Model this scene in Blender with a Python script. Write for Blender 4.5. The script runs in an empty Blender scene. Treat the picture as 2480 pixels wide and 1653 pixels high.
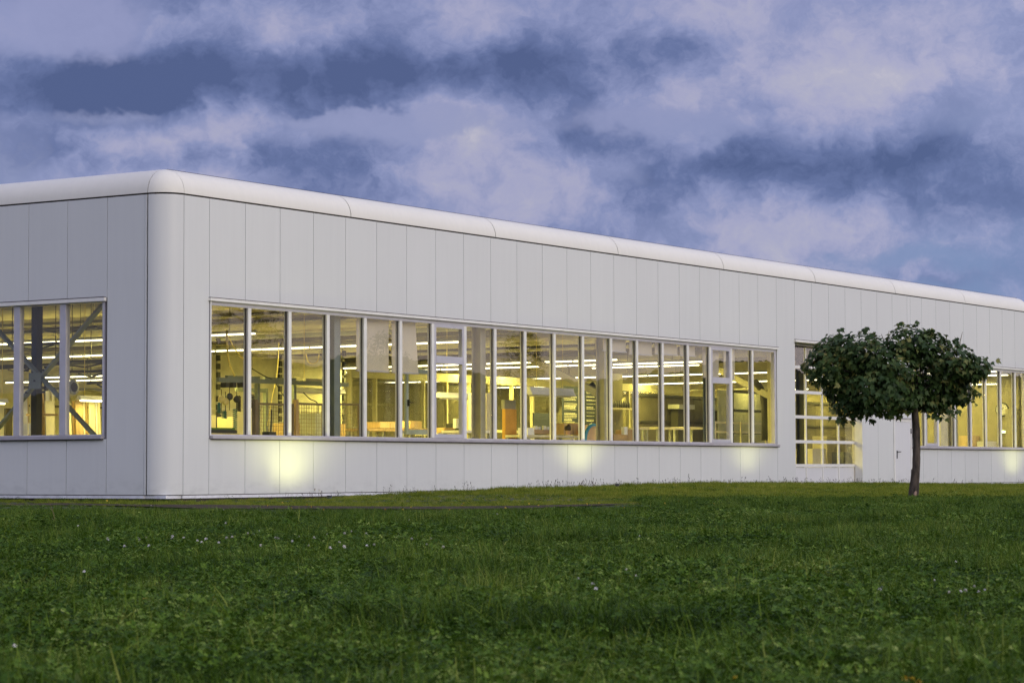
import bpy, bmesh, math, random
from mathutils import Vector, Matrix, Euler
random.seed(7)
rad = math.radians
SC = bpy.context.scene
COL = SC.collection

# ------------------------------------------------------------------ camera
U = 1.15                                     # width of one cladding panel in metres
F, YAW, PITCH, ROLL = 5976.5, 0.576375513, 0.0521496352, -0.00320206297   # pixels of a 2480 wide picture, radians
CAM = Vector((-32.5345728, -28.1675593, 0.401985724)) * U
_d = Vector((math.cos(YAW)*math.cos(PITCH), math.sin(YAW)*math.cos(PITCH), math.sin(PITCH)))
_r0 = Vector((math.sin(YAW), -math.cos(YAW), 0.0)); _u0 = _r0.cross(_d)
_r = _r0*math.cos(ROLL) + _u0*math.sin(ROLL); _u = _u0*math.cos(ROLL) - _r0*math.sin(ROLL)
def ray(x, y): return _d + _r*((x-1240)/F) - _u*((y-826.5)/F)
def onY(x, y, Y=0.0): v = ray(x, y); return CAM + v*((Y-CAM.y)/v.y)
def onX(x, y, X=0.0): v = ray(x, y); return CAM + v*((X-CAM.x)/v.x)
def onZ(x, y, Z=0.0): v = ray(x, y); return CAM + v*((Z-CAM.z)/v.z)
def proj(P):
    V = Vector(P)-CAM; z = V.dot(_d); return 1240+F*V.dot(_r)/z, 826.5-F*V.dot(_u)/z
cd = bpy.data.cameras.new('camera'); cam = bpy.data.objects.new('camera', cd); COL.objects.link(cam)
cam.matrix_world = Matrix((( _r.x, _u.x, -_d.x, CAM.x), (_r.y, _u.y, -_d.y, CAM.y), (_r.z, _u.z, -_d.z, CAM.z), (0, 0, 0, 1)))
cd.sensor_width = 36; cd.lens = 36*F/2480; cd.clip_start = 0.1; cd.clip_end = 6000
cd.dof.use_dof = True; cd.dof.focus_distance = 50; cd.dof.aperture_fstop = 11
SC.camera = cam

# ------------------------------------------------------------------ sun
SUN_AZ, SUN_EL = rad(-98), rad(11)
SDIR = Vector((math.cos(SUN_EL)*math.cos(SUN_AZ), math.cos(SUN_EL)*math.sin(SUN_AZ), math.sin(SUN_EL)))
sl = bpy.data.lights.new('evening_sun', 'SUN'); sl.energy = 0.84; sl.angle = rad(25); sl.color = (1.0, 0.91, 0.78)
so = bpy.data.objects.new('evening_sun', sl); COL.objects.link(so)
so.rotation_euler = SDIR.to_track_quat('Z', 'Y').to_euler(); so.location = (0, -40, 40)

# ------------------------------------------------------------------ sky
W = bpy.data.worlds.new('World'); SC.world = W; W.use_nodes = True
class NT:
    """tiny helper that writes shader nodes as expressions"""
    def __init__(s, tree): s.t = tree; s.n = tree.nodes; s.l = tree.links
    def new(s, typ, **kw):
        n = s.n.new(typ)
        for k, v in kw.items(): setattr(n, k, v)
        return n
    def put(s, sock, v):
        if isinstance(v, bpy.types.NodeSocket): s.l.new(v, sock)
        elif v is not None: sock.default_value = v
    def m(s, op, a, b=None, c=None, clamp=False):
        n = s.new('ShaderNodeMath', operation=op); n.use_clamp = clamp
        for i, v in enumerate((a, b, c)): s.put(n.inputs[i], v)
        return n.outputs[0]
    def add(s, *v):
        o = v[0]
        for x in v[1:]: o = s.m('ADD', o, x)
        return o
    def mul(s, a, b): return s.m('MULTIPLY', a, b)
    def vm(s, op, a, b=None, out=0):
        n = s.new('ShaderNodeVectorMath', operation=op); s.put(n.inputs[0], a)
        if b is not None:
            s.put(n.inputs['Scale'] if op == 'SCALE' else n.inputs[1], b)
        return n.outputs['Value'] if op in ('DOT_PRODUCT', 'LENGTH') else n.outputs[0]
    def smooth(s, v, a, b, lo=0.0, hi=1.0):
        n = s.new('ShaderNodeMapRange', interpolation_type='SMOOTHSTEP'); s.put(n.inputs[0], v)
        for i, x in enumerate((a, b, lo, hi)): n.inputs[i+1].default_value = x
        return n.outputs[0]
    def noise(s, vec, scale, detail=4, rough=0.55, out='Fac', dist=0.0):
        n = s.new('ShaderNodeTexNoise'); s.put(n.inputs['Vector'], vec); n.inputs['Scale'].default_value = scale
        n.inputs['Detail'].default_value = detail; n.inputs['Roughness'].default_value = rough; n.inputs['Distortion'].default_value = dist
        return n.outputs[out]
    def mix(s, f, a, b, typ='MIX'):
        n = s.new('ShaderNodeMix', data_type='RGBA', blend_type=typ); s.put(n.inputs[0], f)
        for i, v in ((6, a), (7, b)):
            if isinstance(v, tuple) and len(v) == 3: v = v + (1.0,)
            s.put(n.inputs[i], v)
        return n.outputs[2]
    def ramp(s, f, stops):
        n = s.new('ShaderNodeValToRGB'); s.put(n.inputs[0], f); cr = n.color_ramp
        while len(cr.elements) < len(stops): cr.elements.new(0.5)
        for e, (p, c) in zip(cr.elements, stops): e.position = p; e.color = tuple(c)+(1.0,)
        return n.outputs[0]

def build_sky():
    t = NT(W.node_tree); t.n.clear()
    K = 0.10
    sky = t.new('ShaderNodeTexSky', sky_type='NISHITA'); sky.sun_disc = False
    sky.sun_elevation = SUN_EL; sky.sun_rotation = math.pi/2 - SUN_AZ; sky.air_density = 1.0; sky.dust_density = 1.5; sky.ozone_density = 2.0
    D = t.vm('NORMALIZE', t.new('ShaderNodeTexCoord').outputs['Generated'])
    sep = t.new('ShaderNodeSeparateXYZ'); t.put(sep.inputs[0], D)
    hz = Vector((_d.x, _d.y, 0)).normalized()
    u = t.vm('DOT_PRODUCT', D, tuple(_r0)); v = sep.outputs[2]; fr = t.vm('DOT_PRODUCT', D, tuple(hz))
    P = t.vm('MULTIPLY', D, (1, 1, 1.25))
    wv = t.noise(P, 30, 4, 0.62, 'Color'); wv = t.vm('SUBTRACT', wv, (0.5, 0.5, 0.5))
    Pw = t.vm('ADD', P, t.vm('SCALE', wv, 0.036))
    comb = t.new('ShaderNodeCombineXYZ'); t.put(comb.inputs[0], u); t.put(comb.inputs[1], v); t.put(comb.inputs[2], t.m('MINIMUM', fr, 0.0))
    uvw = t.vm('ADD', comb.outputs[0], t.vm('SCALE', t.vm('MULTIPLY', wv, (1, 0.5, 0)), 0.05))
    n_big = t.noise(P, 5.0, 1, 0.5); n_med = t.noise(Pw, 14, 8, 0.62); n_f = t.noise(Pw, 40, 5, 0.66)
    up = t.vm('ADD', Pw, (0.0, 0.0, 0.022)); n_up = t.noise(up, 13, 3, 0.5)
    def blob(px, py, rx, ry):
        w = ray(px*2480/2352, py*2480/2352).normalized(); u0, v0 = w.dot(_r0), w.z
        q = t.vm('MULTIPLY', t.vm('SUBTRACT', uvw, (u0, v0, 0)), (1/(rx*1.0544/F), 1/(ry*1.0544/F), 30))
        return t.smooth(t.vm('LENGTH', q), 1.0, 0.0)
    # clouds seen in the picture: centre, radii (picture pixels), amount of cloud, brightness
    blobs = [
        (380, 205, 660, 115, 0.55, -0.80), (900, 180, 740, 105, 0.52, -0.50), (1180, 210, 380, 90, 0.30, -0.20), (850, 40, 1000, 110, 0.45, 0.40), (620, 130, 760, 110, 0.3, -0.16),
        (1890, 385, 430, 130, 0.50, -0.80), (1345, 315, 260, 95, 0.48, -0.50), (1590, 125, 190, 120, 0.10, -0.50), (1600, 380, 180, 75, 0.36, -0.36),
        (1830, 190, 460, 130, 0.50, 0.52), (2120, 90, 460, 160, 0.40, 0.22), (2230, 420, 380, 160, 0.40, -0.12), (1350, 120, 300, 120, 0.30, -0.10),
        (530, 280, 280, 90, 0.45, 0.42), (270, 330, 280, 75, 0.42, 0.24), (850, 405, 420, 100, 0.42, 0.06), (500, 370, 520, 55, 0.30, -0.30), (1330, 470, 480, 80, 0.34, 0.12),
        (1870, 550, 260, 70, 0.38, 0.20), (2130, 632, 210, 50, 0.42, 0.34),
        (150, 60, 300, 130, -0.75, 0.1), (1000, 290, 520, 55, -0.62, 0.1), (1510, 285, 260, 60, -0.60, 0.1), (2070, 600, 300, 60, -0.30, 0.0), (300, 265, 340, 45, -0.4, 0.0), (700, 262, 620, 38, -0.45, 0.05)]
    cov = t.add(t.mul(n_med, 0.95), t.mul(n_big, 0.45), t.mul(n_f, 0.22), 0.04); lit = t.add(0.315, t.mul(t.m('SUBTRACT', n_med, n_up), 2.0), t.mul(t.m('SUBTRACT', n_med, 0.5), 0.75), t.mul(t.m('SUBTRACT', n_f, 0.5), t.smooth(v, 0.20, 0.08, 0.8, 1.1)), t.mul(t.m('SUBTRACT', n_big, 0.5), 0.35))
    for px, py, rx, ry, w, b in blobs:
        g = blob(px, py, rx, ry)
        cov = t.add(cov, t.mul(g, w*0.62))
        if b: lit = t.add(lit, t.mul(g, b))
    alpha = t.smooth(cov, 0.64, 0.96, 0.15, 1.0)
    lit = t.m('MULTIPLY_ADD', lit, 0.60, 0.25)
    cloud = t.ramp(lit, [(0.0, (0.072, 0.108, 0.245)), (0.24, (0.128, 0.172, 0.350)), (0.48, (0.250, 0.290, 0.500)), (0.68, (0.375, 0.385, 0.565)), (0.88, (0.440, 0.440, 0.565)), (1.0, (0.520, 0.505, 0.595))])
    low = t.smooth(v, 0.20, 0.06); right = t.smooth(u, -0.02, 0.22)
    clear = t.mix(t.mul(low, t.add(0.25, t.mul(right, 0.6))), (0.345, 0.335, 0.600), (0.135, 0.245, 0.560))
    clear = t.mix(0.30, clear, t.mix(1.0, sky.outputs[0], (K*0.9,)*3, 'MULTIPLY'))
    col = t.mix(t.mul(alpha, 0.93), clear, cloud)
    # the sunset side of the sky is brighter and warmer than the side in view
    sd = t.vm('DOT_PRODUCT', D, tuple(Vector((SDIR.x, SDIR.y, 0.12)).normalized()))
    side = t.smooth(sd, -0.62, 0.50)
    gain = t.mix(side, (1.0, 1.0, 1.0), (3.2, 3.0, 2.35))
    col = t.mix(1.0, col, gain, 'MULTIPLY')
    glow = t.mul(t.smooth(v, 0.20, 0.02), t.smooth(sd, -0.15, 0.60))          # afterglow low over the sunset horizon
    col = t.mix(t.mul(glow, 0.85), col, (1.30, 0.98, 0.80))
    col = t.mix(1.0, col, (1/K,)*3, 'MULTIPLY')
    bg = t.new('ShaderNodeBackground'); t.put(bg.inputs[0], col); bg.inputs[1].default_value = K
    out = t.new('ShaderNodeOutputWorld'); t.l.new(bg.outputs[0], out.inputs[0])
build_sky()
SC.view_settings.view_transform = 'Standard'; SC.view_settings.look = 'None'
SC.view_settings.exposure = 0.0; SC.view_settings.gamma = 1.0; SC.view_settings.use_curve_mapping = False
SC.render.engine = 'CYCLES'; SC.cycles.use_denoising = True; SC.cycles.denoising_prefilter = 'NONE'
SC.cycles.max_bounces = 8; SC.cycles.transparent_max_bounces = 16; SC.cycles.caustics_reflective = False; SC.cycles.caustics_refractive = False
SC.cycles.sample_clamp_indirect = 6
W.cycles.sampling_method = 'MANUAL'; W.cycles.sample_map_resolution = 256

# ------------------------------------------------------------------ helpers
MATS = {}
def mat(name, col=(0.5, 0.5, 0.5), rough=0.6, metal=0.0, var=0.06, scale=3.0, emit=None, spec=0.4, bump=0.0, stretch=None, dark=None, sss=None):
    if name in MATS: return MATS[name]
    m = bpy.data.materials.new(name); m.use_nodes = True; t = NT(m.node_tree); b = t.n['Principled BSDF']
    b.inputs['Roughness'].default_value = rough; b.inputs['Metallic'].default_value = metal; b.inputs['Specular IOR Level'].default_value = spec
    tc = t.new('ShaderNodeTexCoord').outputs['Object']; geo = t.new('ShaderNodeNewGeometry').outputs['Position']
    pos = geo if stretch is None else t.vm('MULTIPLY', geo, stretch)
    f = t.noise(pos, scale, 6, 0.6)
    c0 = tuple(max(0, x*(1-var*2)) for x in col) if dark is None else dark; c1 = tuple(min(1, x*(1+var)) for x in col)
    c = t.ramp(f, [(0.30, c0), (0.62, c1)])
    t.put(b.inputs['Base Color'], c)
    if bump:
        bn = t.new('ShaderNodeBump'); bn.inputs['Strength'].default_value = bump; bn.inputs['Distance'].default_value = 0.02
        t.put(bn.inputs['Height'], t.noise(pos, scale*6, 6, 0.6)); t.l.new(bn.outputs[0], b.inputs['Normal'])
    if emit: b.inputs['Emission Color'].default_value = tuple(emit[0])+(1,); b.inputs['Emission Strength'].default_value = emit[1]
    MATS[name] = m; return m
ORG = {}
def meta(o, label=None, cat=None, group=None, kind=None):
    if label: o['label'] = label
    if cat: o['category'] = cat
    if group: o['group'] = group
    if kind: o['kind'] = kind
    return o
def place(o, parent, loc=(0, 0, 0)):
    """link o at world position loc (its own mesh being relative to loc)"""
    COL.objects.link(o); loc = Vector(loc)
    o.location = loc - (ORG[parent.name] if parent else Vector())
    o.parent = parent; ORG[o.name] = loc.copy(); return o
def empty(name, loc, label, cat, group=None):
    o = bpy.data.objects.new(name, None); o.empty_display_size = 0.2; place(o, None, loc); return meta(o, label, cat, group)
class MB:
    def __init__(s): s.v = []; s.f = []; s.sm = []
    def face(s, pts, smooth=False):
        n = len(s.v); s.v += [tuple(p) for p in pts]; s.f.append(tuple(range(n, n+len(pts)))); s.sm.append(smooth)
    def box(s, x0, x1, y0, y1, z0, z1):
        n = len(s.v); s.v += [(x, y, z) for z in (z0, z1) for x, y in ((x0, y0), (x1, y0), (x1, y1), (x0, y1))]
        for q in ((3, 2, 1, 0), (4, 5, 6, 7), (0, 1, 5, 4), (1, 2, 6, 5), (2, 3, 7, 6), (3, 0, 4, 7)): s.f.append(tuple(n+i for i in q)); s.sm.append(False)
        return s
    def bar(s, a, b, w, h=None, up=(0, 0, 1)):
        """rectangular bar from a to b"""
        h = w if h is None else h; a = Vector(a); b = Vector(b); d = (b-a).normalized(); up = Vector(up)
        if abs(d.dot(up)) > 0.98: up = Vector((1, 0, 0))
        r = d.cross(up).normalized(); q = r.cross(d)
        n = len(s.v)
        for p in (a, b):
            for i, j in ((-1, -1), (1, -1), (1, 1), (-1, 1)): s.v.append(tuple(p + r*(i*w/2) + q*(j*h/2)))
        for f in ((3, 2, 1, 0), (4, 5, 6, 7), (0, 1, 5, 4), (1, 2, 6, 5), (2, 3, 7, 6), (3, 0, 4, 7)): s.f.append(tuple(n+i for i in f)); s.sm.append(False)
        return s
    def tube(s, pts, r, seg=8, cap=True):
        pts = [Vector(p) for p in pts]; rs = r if isinstance(r, (list, tuple)) else [r]*len(pts); n0 = len(s.v); ref = None
        for i, p in enumerate(pts):
            d = (pts[min(i+1, len(pts)-1)]-pts[max(i-1, 0)]).normalized()
            if ref is None: ref = d.cross(Vector((0.31, 0.17, 0.93)) if abs(d.z) < 0.9 else Vector((1, 0, 0))).normalized()
            ref = (ref - d*ref.dot(d)).normalized(); q = d.cross(ref)
            for k in range(seg): a = 2*math.pi*k/seg; s.v.append(tuple(p + (ref*math.cos(a)+q*math.sin(a))*rs[i]))
        for i in range(len(pts)-1):
            for k in range(seg):
                a = n0+i*seg+k; b = n0+i*seg+(k+1) % seg; s.f.append((a, b, b+seg, a+seg)); s.sm.append(True)
        if cap:
            s.f.append(tuple(n0+k for k in reversed(range(seg)))); s.sm.append(False)
            e = n0+(len(pts)-1)*seg; s.f.append(tuple(e+k for k in range(seg))); s.sm.append(False)
        return s
    def lathe(s, prof, axis_at=(0, 0, 0), axis='Z', seg=20, cap=True):
        n0 = len(s.v); c = Vector(axis_at)
        for (r, h) in prof:
            for k in range(seg):
                a = 2*math.pi*k/seg; x, y = r*math.cos(a), r*math.sin(a)
                p = {'Z': (x, y, h), 'Y': (x, h, y), 'X': (h, x, y)}[axis]; s.v.append(tuple(c+Vector(p)))
        for i in range(len(prof)-1):
            for k in range(seg):
                a = n0+i*seg+k; b = n0+i*seg+(k+1) % seg; s.f.append((a, b, b+seg, a+seg)); s.sm.append(True)
        if not cap: return s
        s.f.append(tuple(n0+k for k in range(seg))); s.sm.append(False)
        e = n0+(len(prof)-1)*seg; s.f.append(tuple(e+k for k in range(seg))); s.sm.append(False)
        return s
    def mesh(s, name, material, off=(0, 0, 0), fix=True):
        me = bpy.data.meshes.new(name); ox, oy, oz = off
        me.from_pydata([(x-ox, y-oy, z-oz) for x, y, z in s.v], [], s.f); me.polygons.foreach_set('use_smooth', s.sm)
        if fix:
            bm = bmesh.new(); bm.from_mesh(me); bmesh.ops.recalc_face_normals(bm, faces=bm.faces); bm.to_mesh(me); bm.free()
        for x in (material if isinstance(material, (list, tuple)) else [material]): me.materials.append(x)
        me.update(); return me
    def build(s, name, material, parent=None, loc=None, **kw):
        if loc is None: loc = ORG[parent.name] if parent else (0, 0, 0)
        o = bpy.data.objects.new(name, s.mesh(name, material, loc)); place(o, parent, loc); return meta(o, **kw)
_cube = {}
def box(name, material, parent, x0, x1, y0, y1, z0, z1, **kw):
    """axis aligned box that shares one bevelled mesh per material"""
    k = material.name
    if k not in _cube:
        _cube[k] = MB().box(-.5, .5, -.5, .5, -.5, .5).mesh('block_'+k, material)
    o = bpy.data.objects.new(name, _cube[k]); place(o, parent, ((x0+x1)/2, (y0+y1)/2, (z0+z1)/2))
    o.scale = (x1-x0, y1-y0, z1-z0); return meta(o, **kw)
# ------------------------------------------------------------------ materials of the building
def wall_paint(name, col, rough=0.42, streak=0.085):
    m = bpy.data.materials.new(name); m.use_nodes = True; t = NT(m.node_tree); b = t.n['Principled BSDF']
    pos = t.new('ShaderNodeNewGeometry').outputs['Position']
    n1 = t.noise(pos, 0.35, 4, 0.6); n2 = t.noise(t.vm('MULTIPLY', pos, (7, 7, 0.35)), 1.0, 5, 0.65); n3 = t.noise(pos, 45, 3, 0.6)
    rnd = t.new('ShaderNodeObjectInfo').outputs['Random']
    zz = t.new('ShaderNodeSeparateXYZ'); t.put(zz.inputs[0], pos); splash = t.mul(t.smooth(zz.outputs[2], 0.45, 0.0), t.smooth(t.noise(t.vm('MULTIPLY', pos, (2.5, 2.5, 6)), 1.0, 5, 0.7), 0.40, 0.75))
    k = t.add(t.mul(splash, -0.14), t.mul(t.m('SUBTRACT', n1, 0.5), 0.10), t.mul(t.m('SUBTRACT', n2, 0.5), streak), t.mul(t.m('SUBTRACT', n3, 0.5), 0.02), t.mul(t.m('SUBTRACT', rnd, 0.5), 0.022), 1.0)
    t.put(b.inputs['Base Color'], t.mix(1.0, col, t.mix(0.0, (1, 1, 1), (1, 1, 1)), 'MULTIPLY'))
    n = t.new('ShaderNodeVectorMath', operation='SCALE'); n.inputs[0].default_value = col; t.put(n.inputs['Scale'], k); t.l.new(n.outputs[0], b.inputs['Base Color'])
    b.inputs['Roughness'].default_value = rough; b.inputs['Specular IOR Level'].default_value = 0.3
    # thin sheet metal is never quite flat
    bn = t.new('ShaderNodeBump'); bn.inputs['Strength'].default_value = 0.10; bn.inputs['Distance'].default_value = 0.05
    t.put(bn.inputs['Height'], t.noise(pos, 0.9, 2, 0.5)); t.l.new(bn.outputs[0], b.inputs['Normal'])
    MATS[name] = m; return m
PANEL = wall_paint('cladding_paint', (0.715, 0.722, 0.685)); EAVE = wall_paint('eave_paint', (0.82, 0.79, 0.685), 0.38, 0.10)
ALU = mat('frame_aluminium', (0.60, 0.58, 0.60), 0.42, 0.25, 0.04); TRIM = mat('trim_white', (0.84, 0.82, 0.75), 0.4, 0, 0.04); SILLM = mat('sill_metal', (0.50, 0.47, 0.48), 0.45, 0.3, 0.06)
BACK = mat('joint_dark', (0.045, 0.035, 0.030), 0.9); GROOVE = mat('joint_grey', (0.16, 0.14, 0.13), 0.9); INWALL = mat('inner_wall_paint', (0.70, 0.67, 0.56), 0.7); SKIRT = mat('skirting_white', (0.80, 0.80, 0.82), 0.5, 0, 0.08, 6)
DOORM = wall_paint('door_paint', (0.75, 0.745, 0.73)); BLACKP = mat('black_plastic', (0.02, 0.02, 0.022), 0.4); GASKET = mat('black_gasket', (0.13, 0.115, 0.105), 0.7)
STEELG = mat('grey_green_steel', (0.23, 0.26, 0.23), 0.5, 0.2); STEELD = mat('dark_steel', (0.060, 0.058, 0.046), 0.55, 0.2); STEELY = mat('cream_steel', (0.46, 0.43, 0.31), 0.5)
ROOFM = mat('roof_membrane', (0.25, 0.26, 0.28), 0.8); DECK = mat('roof_deck', (0.15, 0.14, 0.10), 0.7, 0, 0.1); CONC = mat('concrete_floor', (0.34, 0.33, 0.31), 0.7, 0, 0.1)
def glass_mat():
    m = bpy.data.materials.new('window_glass'); m.use_nodes = True; t = NT(m.node_tree); t.n.clear()
    lw = t.new('ShaderNodeLayerWeight'); lw.inputs[0].default_value = 0.5
    pos = t.new('ShaderNodeNewGeometry').outputs['Position']
    f = t.add(0.034, t.mul(t.m('POWER', lw.outputs['Facing'], 4.0), 0.90)); f = t.m('MINIMUM', f, 1.0)
    bn = t.new('ShaderNodeBump'); bn.inputs['Strength'].default_value = 0.06; bn.inputs['Distance'].default_value = 0.02; t.put(bn.inputs['Height'], t.noise(pos, 1.3, 2, 0.5))
    g = t.new('ShaderNodeBsdfGlossy'); g.inputs['Roughness'].default_value = 0.0; g.inputs['Color'].default_value = (0.95, 0.95, 0.95, 1); t.l.new(bn.outputs[0], g.inputs['Normal'])
    tr = t.new('ShaderNodeBsdfTransparent'); t.put(tr.inputs[0], t.mix(t.noise(pos, 2.2, 5, 0.6), (0.965, 0.97, 0.95), (0.985, 0.985, 0.975)))
    mx = t.new('ShaderNodeMixShader'); t.put(mx.inputs[0], f); t.l.new(tr.outputs[0], mx.inputs[1]); t.l.new(g.outputs[0], mx.inputs[2])
    out = t.new('ShaderNodeOutputMaterial'); t.l.new(mx.outputs[0], out.inputs[0]); return m
GLASS = glass_mat()

# ------------------------------------------------------------------ ground
def ground_z(x, y):
    g = -0.15
    if y > -9 and x > -8:                      # the grass bank rises to the foot of the wall
        pts = [(-8, -.150), (0, -.148), (4, -.135), (8, -.075), (11, -.02), (17, .035), (24, .03), (28, .0), (34, -.05), (37, -.115), (60, -.13)]
        for (a, za), (b, zb) in zip(pts, pts[1:]):
            if a <= x <= b: w = za + (zb-za)*(x-a)/(b-a); break
        else: w = -.12
        k = min(1, max(0, (y+9)/7.5)); k = k*k*(3-2*k)
        kx = min(1, max(0, (x+8)/6)); g = g + (w+.15)*k*kx
    g += 0.018*math.sin(x*0.55+1)*math.sin(y*0.47) + 0.012*math.sin(x*1.3+y*0.9)
    if y > -0.4 and x > -0.6: g = min(g, -0.06)
    return g
def ground():
    mb = MB(); xs = []; ys = []
    for k in range(-26, 27): xs.append(-10 + (k*1.3 if abs(k) <= 18 else math.copysign(23.4 + 3.1**(abs(k)-18)*0.5, k)))
    xs = sorted(set([-3000, -1200, -500, -220, -120] + [-70 + i*1.5 for i in range(95)] + [80, 120, 200, 500, 1200, 3000])); ys = sorted(set([-3000, -1200, -500, -220, -120] + [-60 + i*1.0 for i in range(60)] + [-0.5, 0.4, 4, 10, 20, 40, 80, 160, 500, 1200, 3000]))
    for y in ys:
        for x in xs: mb.v.append((x, y, ground_z(x, y) if -70 < x < 80 and -60 < y < 45 else -0.15))
    n = len(xs)
    for j in range(len(ys)-1):
        for i in range(n-1): mb.f.append((j*n+i, j*n+i+1, (j+1)*n+i+1, (j+1)*n+i)); mb.sm.append(True)
    m = bpy.data.materials.new('soil_and_thatch'); m.use_nodes = True; t = NT(m.node_tree); b = t.n['Principled BSDF']; b.inputs['Roughness'].default_value = 0.95
    pos = t.new('ShaderNodeNewGeometry').outputs['Position']
    c = t.ramp(t.noise(pos, 2.5, 8, 0.7), [(0.25, (0.012, 0.018, 0.006)), (0.5, (0.026, 0.045, 0.012)), (0.75, (0.045, 0.060, 0.020))])
    t.put(b.inputs['Base Color'], c); mb.build('ground', m, kind='structure')
ground()
# low wooded hills all round the site (the building hides them; the window glass mirrors them)
def hills():
    mb = MB(); N = 220; rr = random.Random(5); h = []
    for i in range(N):
        a = 2*math.pi*i/N; h.append(14.6 + 2.6*math.sin(a*7+.6) + 2.0*math.sin(a*17+2) + 1.2*math.sin(a*39) + rr.uniform(-.5, .5))
    for i in range(N):
        a = 2*math.pi*i/N
        for r, k in ((235, -.02), (252, .75), (262, 1.0), (300, .9), (420, .5)): mb.v.append((20+r*math.cos(a), -10+r*math.sin(a), h[i]*k))
    for i in range(N):
        for k in range(4): a = i*5+k; b = ((i+1) % N)*5+k; mb.f.append((a, b, b+1, a+1)); mb.sm.append(False)
    mb.build('hills', mat('wooded_hill', (0.030, 0.040, 0.022), 0.95, 0, 0.3, 0.4), kind='structure')
hills()
# narrow asphalt path between lawn and bank, its course read off the photograph
def path():
    mb = MB(); pts = [(-420, 1217), (-100, 1219), (0, 1221), (150, 1223), (300, 1225.5), (500, 1228.5), (800, 1230), (1050, 1229.5), (1250, 1228), (1400, 1226), (1560, 1223.5)]
    L = []
    for px, py in pts:
        p = onZ(px, py, -.15); w = 4.2 if px < 1200 else 3 if px < 1300 else 1 if px < 1500 else .2; q = onZ(px, py+w, -.15); far = p + (p-CAM).normalized()*(.8 if px < 1200 else .6 if px < 1300 else .3 if px < 1500 else .02)
        L.append((q, far))
    for (a, b), (c, d) in zip(L, L[1:]):
        mb.face([(p.x, p.y, ground_z(p.x, p.y)+0.022) for p in (a, c, d, b)])
    mb.build('path', mat('old_asphalt', (0.075, 0.058, 0.044), 0.95, 0, 0.3, 9, spec=0.05, dark=(0.026, 0.022, 0.016)), kind='structure')
    return L
PATH = path()

# ------------------------------------------------------------------ the hall
HALL = empty('factory_hall', (0, 0, 0), 'long white metal-clad factory hall with rounded corners and lit ribbon windows', 'factory')
XL, R, ZE, XR, YB = -0.15, 0.50, 6.02, 46.10, 34.0     # left wall plane, corner radius, eave, last roll joint, depth
G = 0.0065; TOP, ZT, ZS = 6.0, 3.98, 1.12
def panel(x0, x1, z0, z1): return box('cladding_panel', PANEL, HALL, x0+G, x1-G, 0.0, 0.06, z0, z1)
def lpanel(y0, y1, z0, z1): return box('cladding_panel', PANEL, HALL, XL, XL+0.06, y0+G, y1-G, z0, z1)
J = [i*U for i in range(41)]
panel(0.357, J[1], 0.0, TOP)
for i in range(1, 23): panel(J[i], J[i+1], ZT, TOP); panel(J[i], J[i+1], 0.0, ZS)
panel(J[23], 27.62, 0.0, TOP)
for i, (a, b) in enumerate(((27.62, J[25]), (J[25], J[26]), (J[26], J[27]), (J[27], J[28]))): panel(a, b, 4.26, TOP)
panel(J[28], J[29], 0.0, TOP); panel(J[29], J[30], 0.0, TOP); panel(J[30], J[31], 2.09, TOP); panel(J[31], 35.90, 0.0, TOP); panel(35.90, J[32], ZT, TOP); panel(35.90, J[32], 0.0, ZS)
for i in range(32, 40): panel(J[i], J[i+1], ZT, TOP); panel(J[i], J[i+1], 0.0, ZS)
panel(J[40], XR+0.02, 0.0, TOP)
LJ = [0.585] + [1.586 + 1.09*k for k in range(0, 28)]
lpanel(LJ[0], LJ[1], 0.0, TOP)
for a, b in zip(LJ[1:], LJ[2:]):
    if b < 9.3: lpanel(a, b, ZT, TOP); lpanel(a, b, 0.0, ZS)
    else: lpanel(a, b, 0.0, TOP)
# backing behind the joints and the inner wall
def wall_layers(x0, x1, z0, z1):
    box('joint_backing', GROOVE, HALL, x0, x1, 0.062, 0.09, z0, z1); box('inner_wall', INWALL, HALL, x0, x1, 0.0925, 0.20, z0, z1)
wall_layers(0.36, 1.17, -0.05, TOP); wall_layers(1.17, 26.40, ZT-0.06, TOP); wall_layers(1.17, 26.40, -0.05, ZS+0.03); wall_layers(26.40, 27.60, -0.05, TOP)
wall_layers(27.60, 32.24, 4.20, TOP); wall_layers(32.26, 34.50, -0.05, TOP); wall_layers(34.50, 35.88, 2.07, TOP); wall_layers(35.88, 35.96, -0.05, TOP)
wall_layers(35.96, 45.9, ZT-0.06, TOP); wall_layers(35.96, 45.9, -0.05, ZS+0.03); wall_layers(45.9, XR, -0.05, TOP)
def lwall_layers(y0, y1, z0, z1):
    box('joint_backing', GROOVE, HALL, XL+0.062, XL+0.09, y0, y1, z0, z1); box('inner_wall', INWALL, HALL, XL+0.0925, XL+0.20, y0, y1, z0, z1)
lwall_layers(0.55, 1.66, -0.05, TOP); lwall_layers(1.66, 9.2, ZT-0.06, TOP); lwall_layers(1.66, 9.2, -0.05, ZS+0.03); lwall_layers(9.2, YB, -0.05, TOP)
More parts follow.
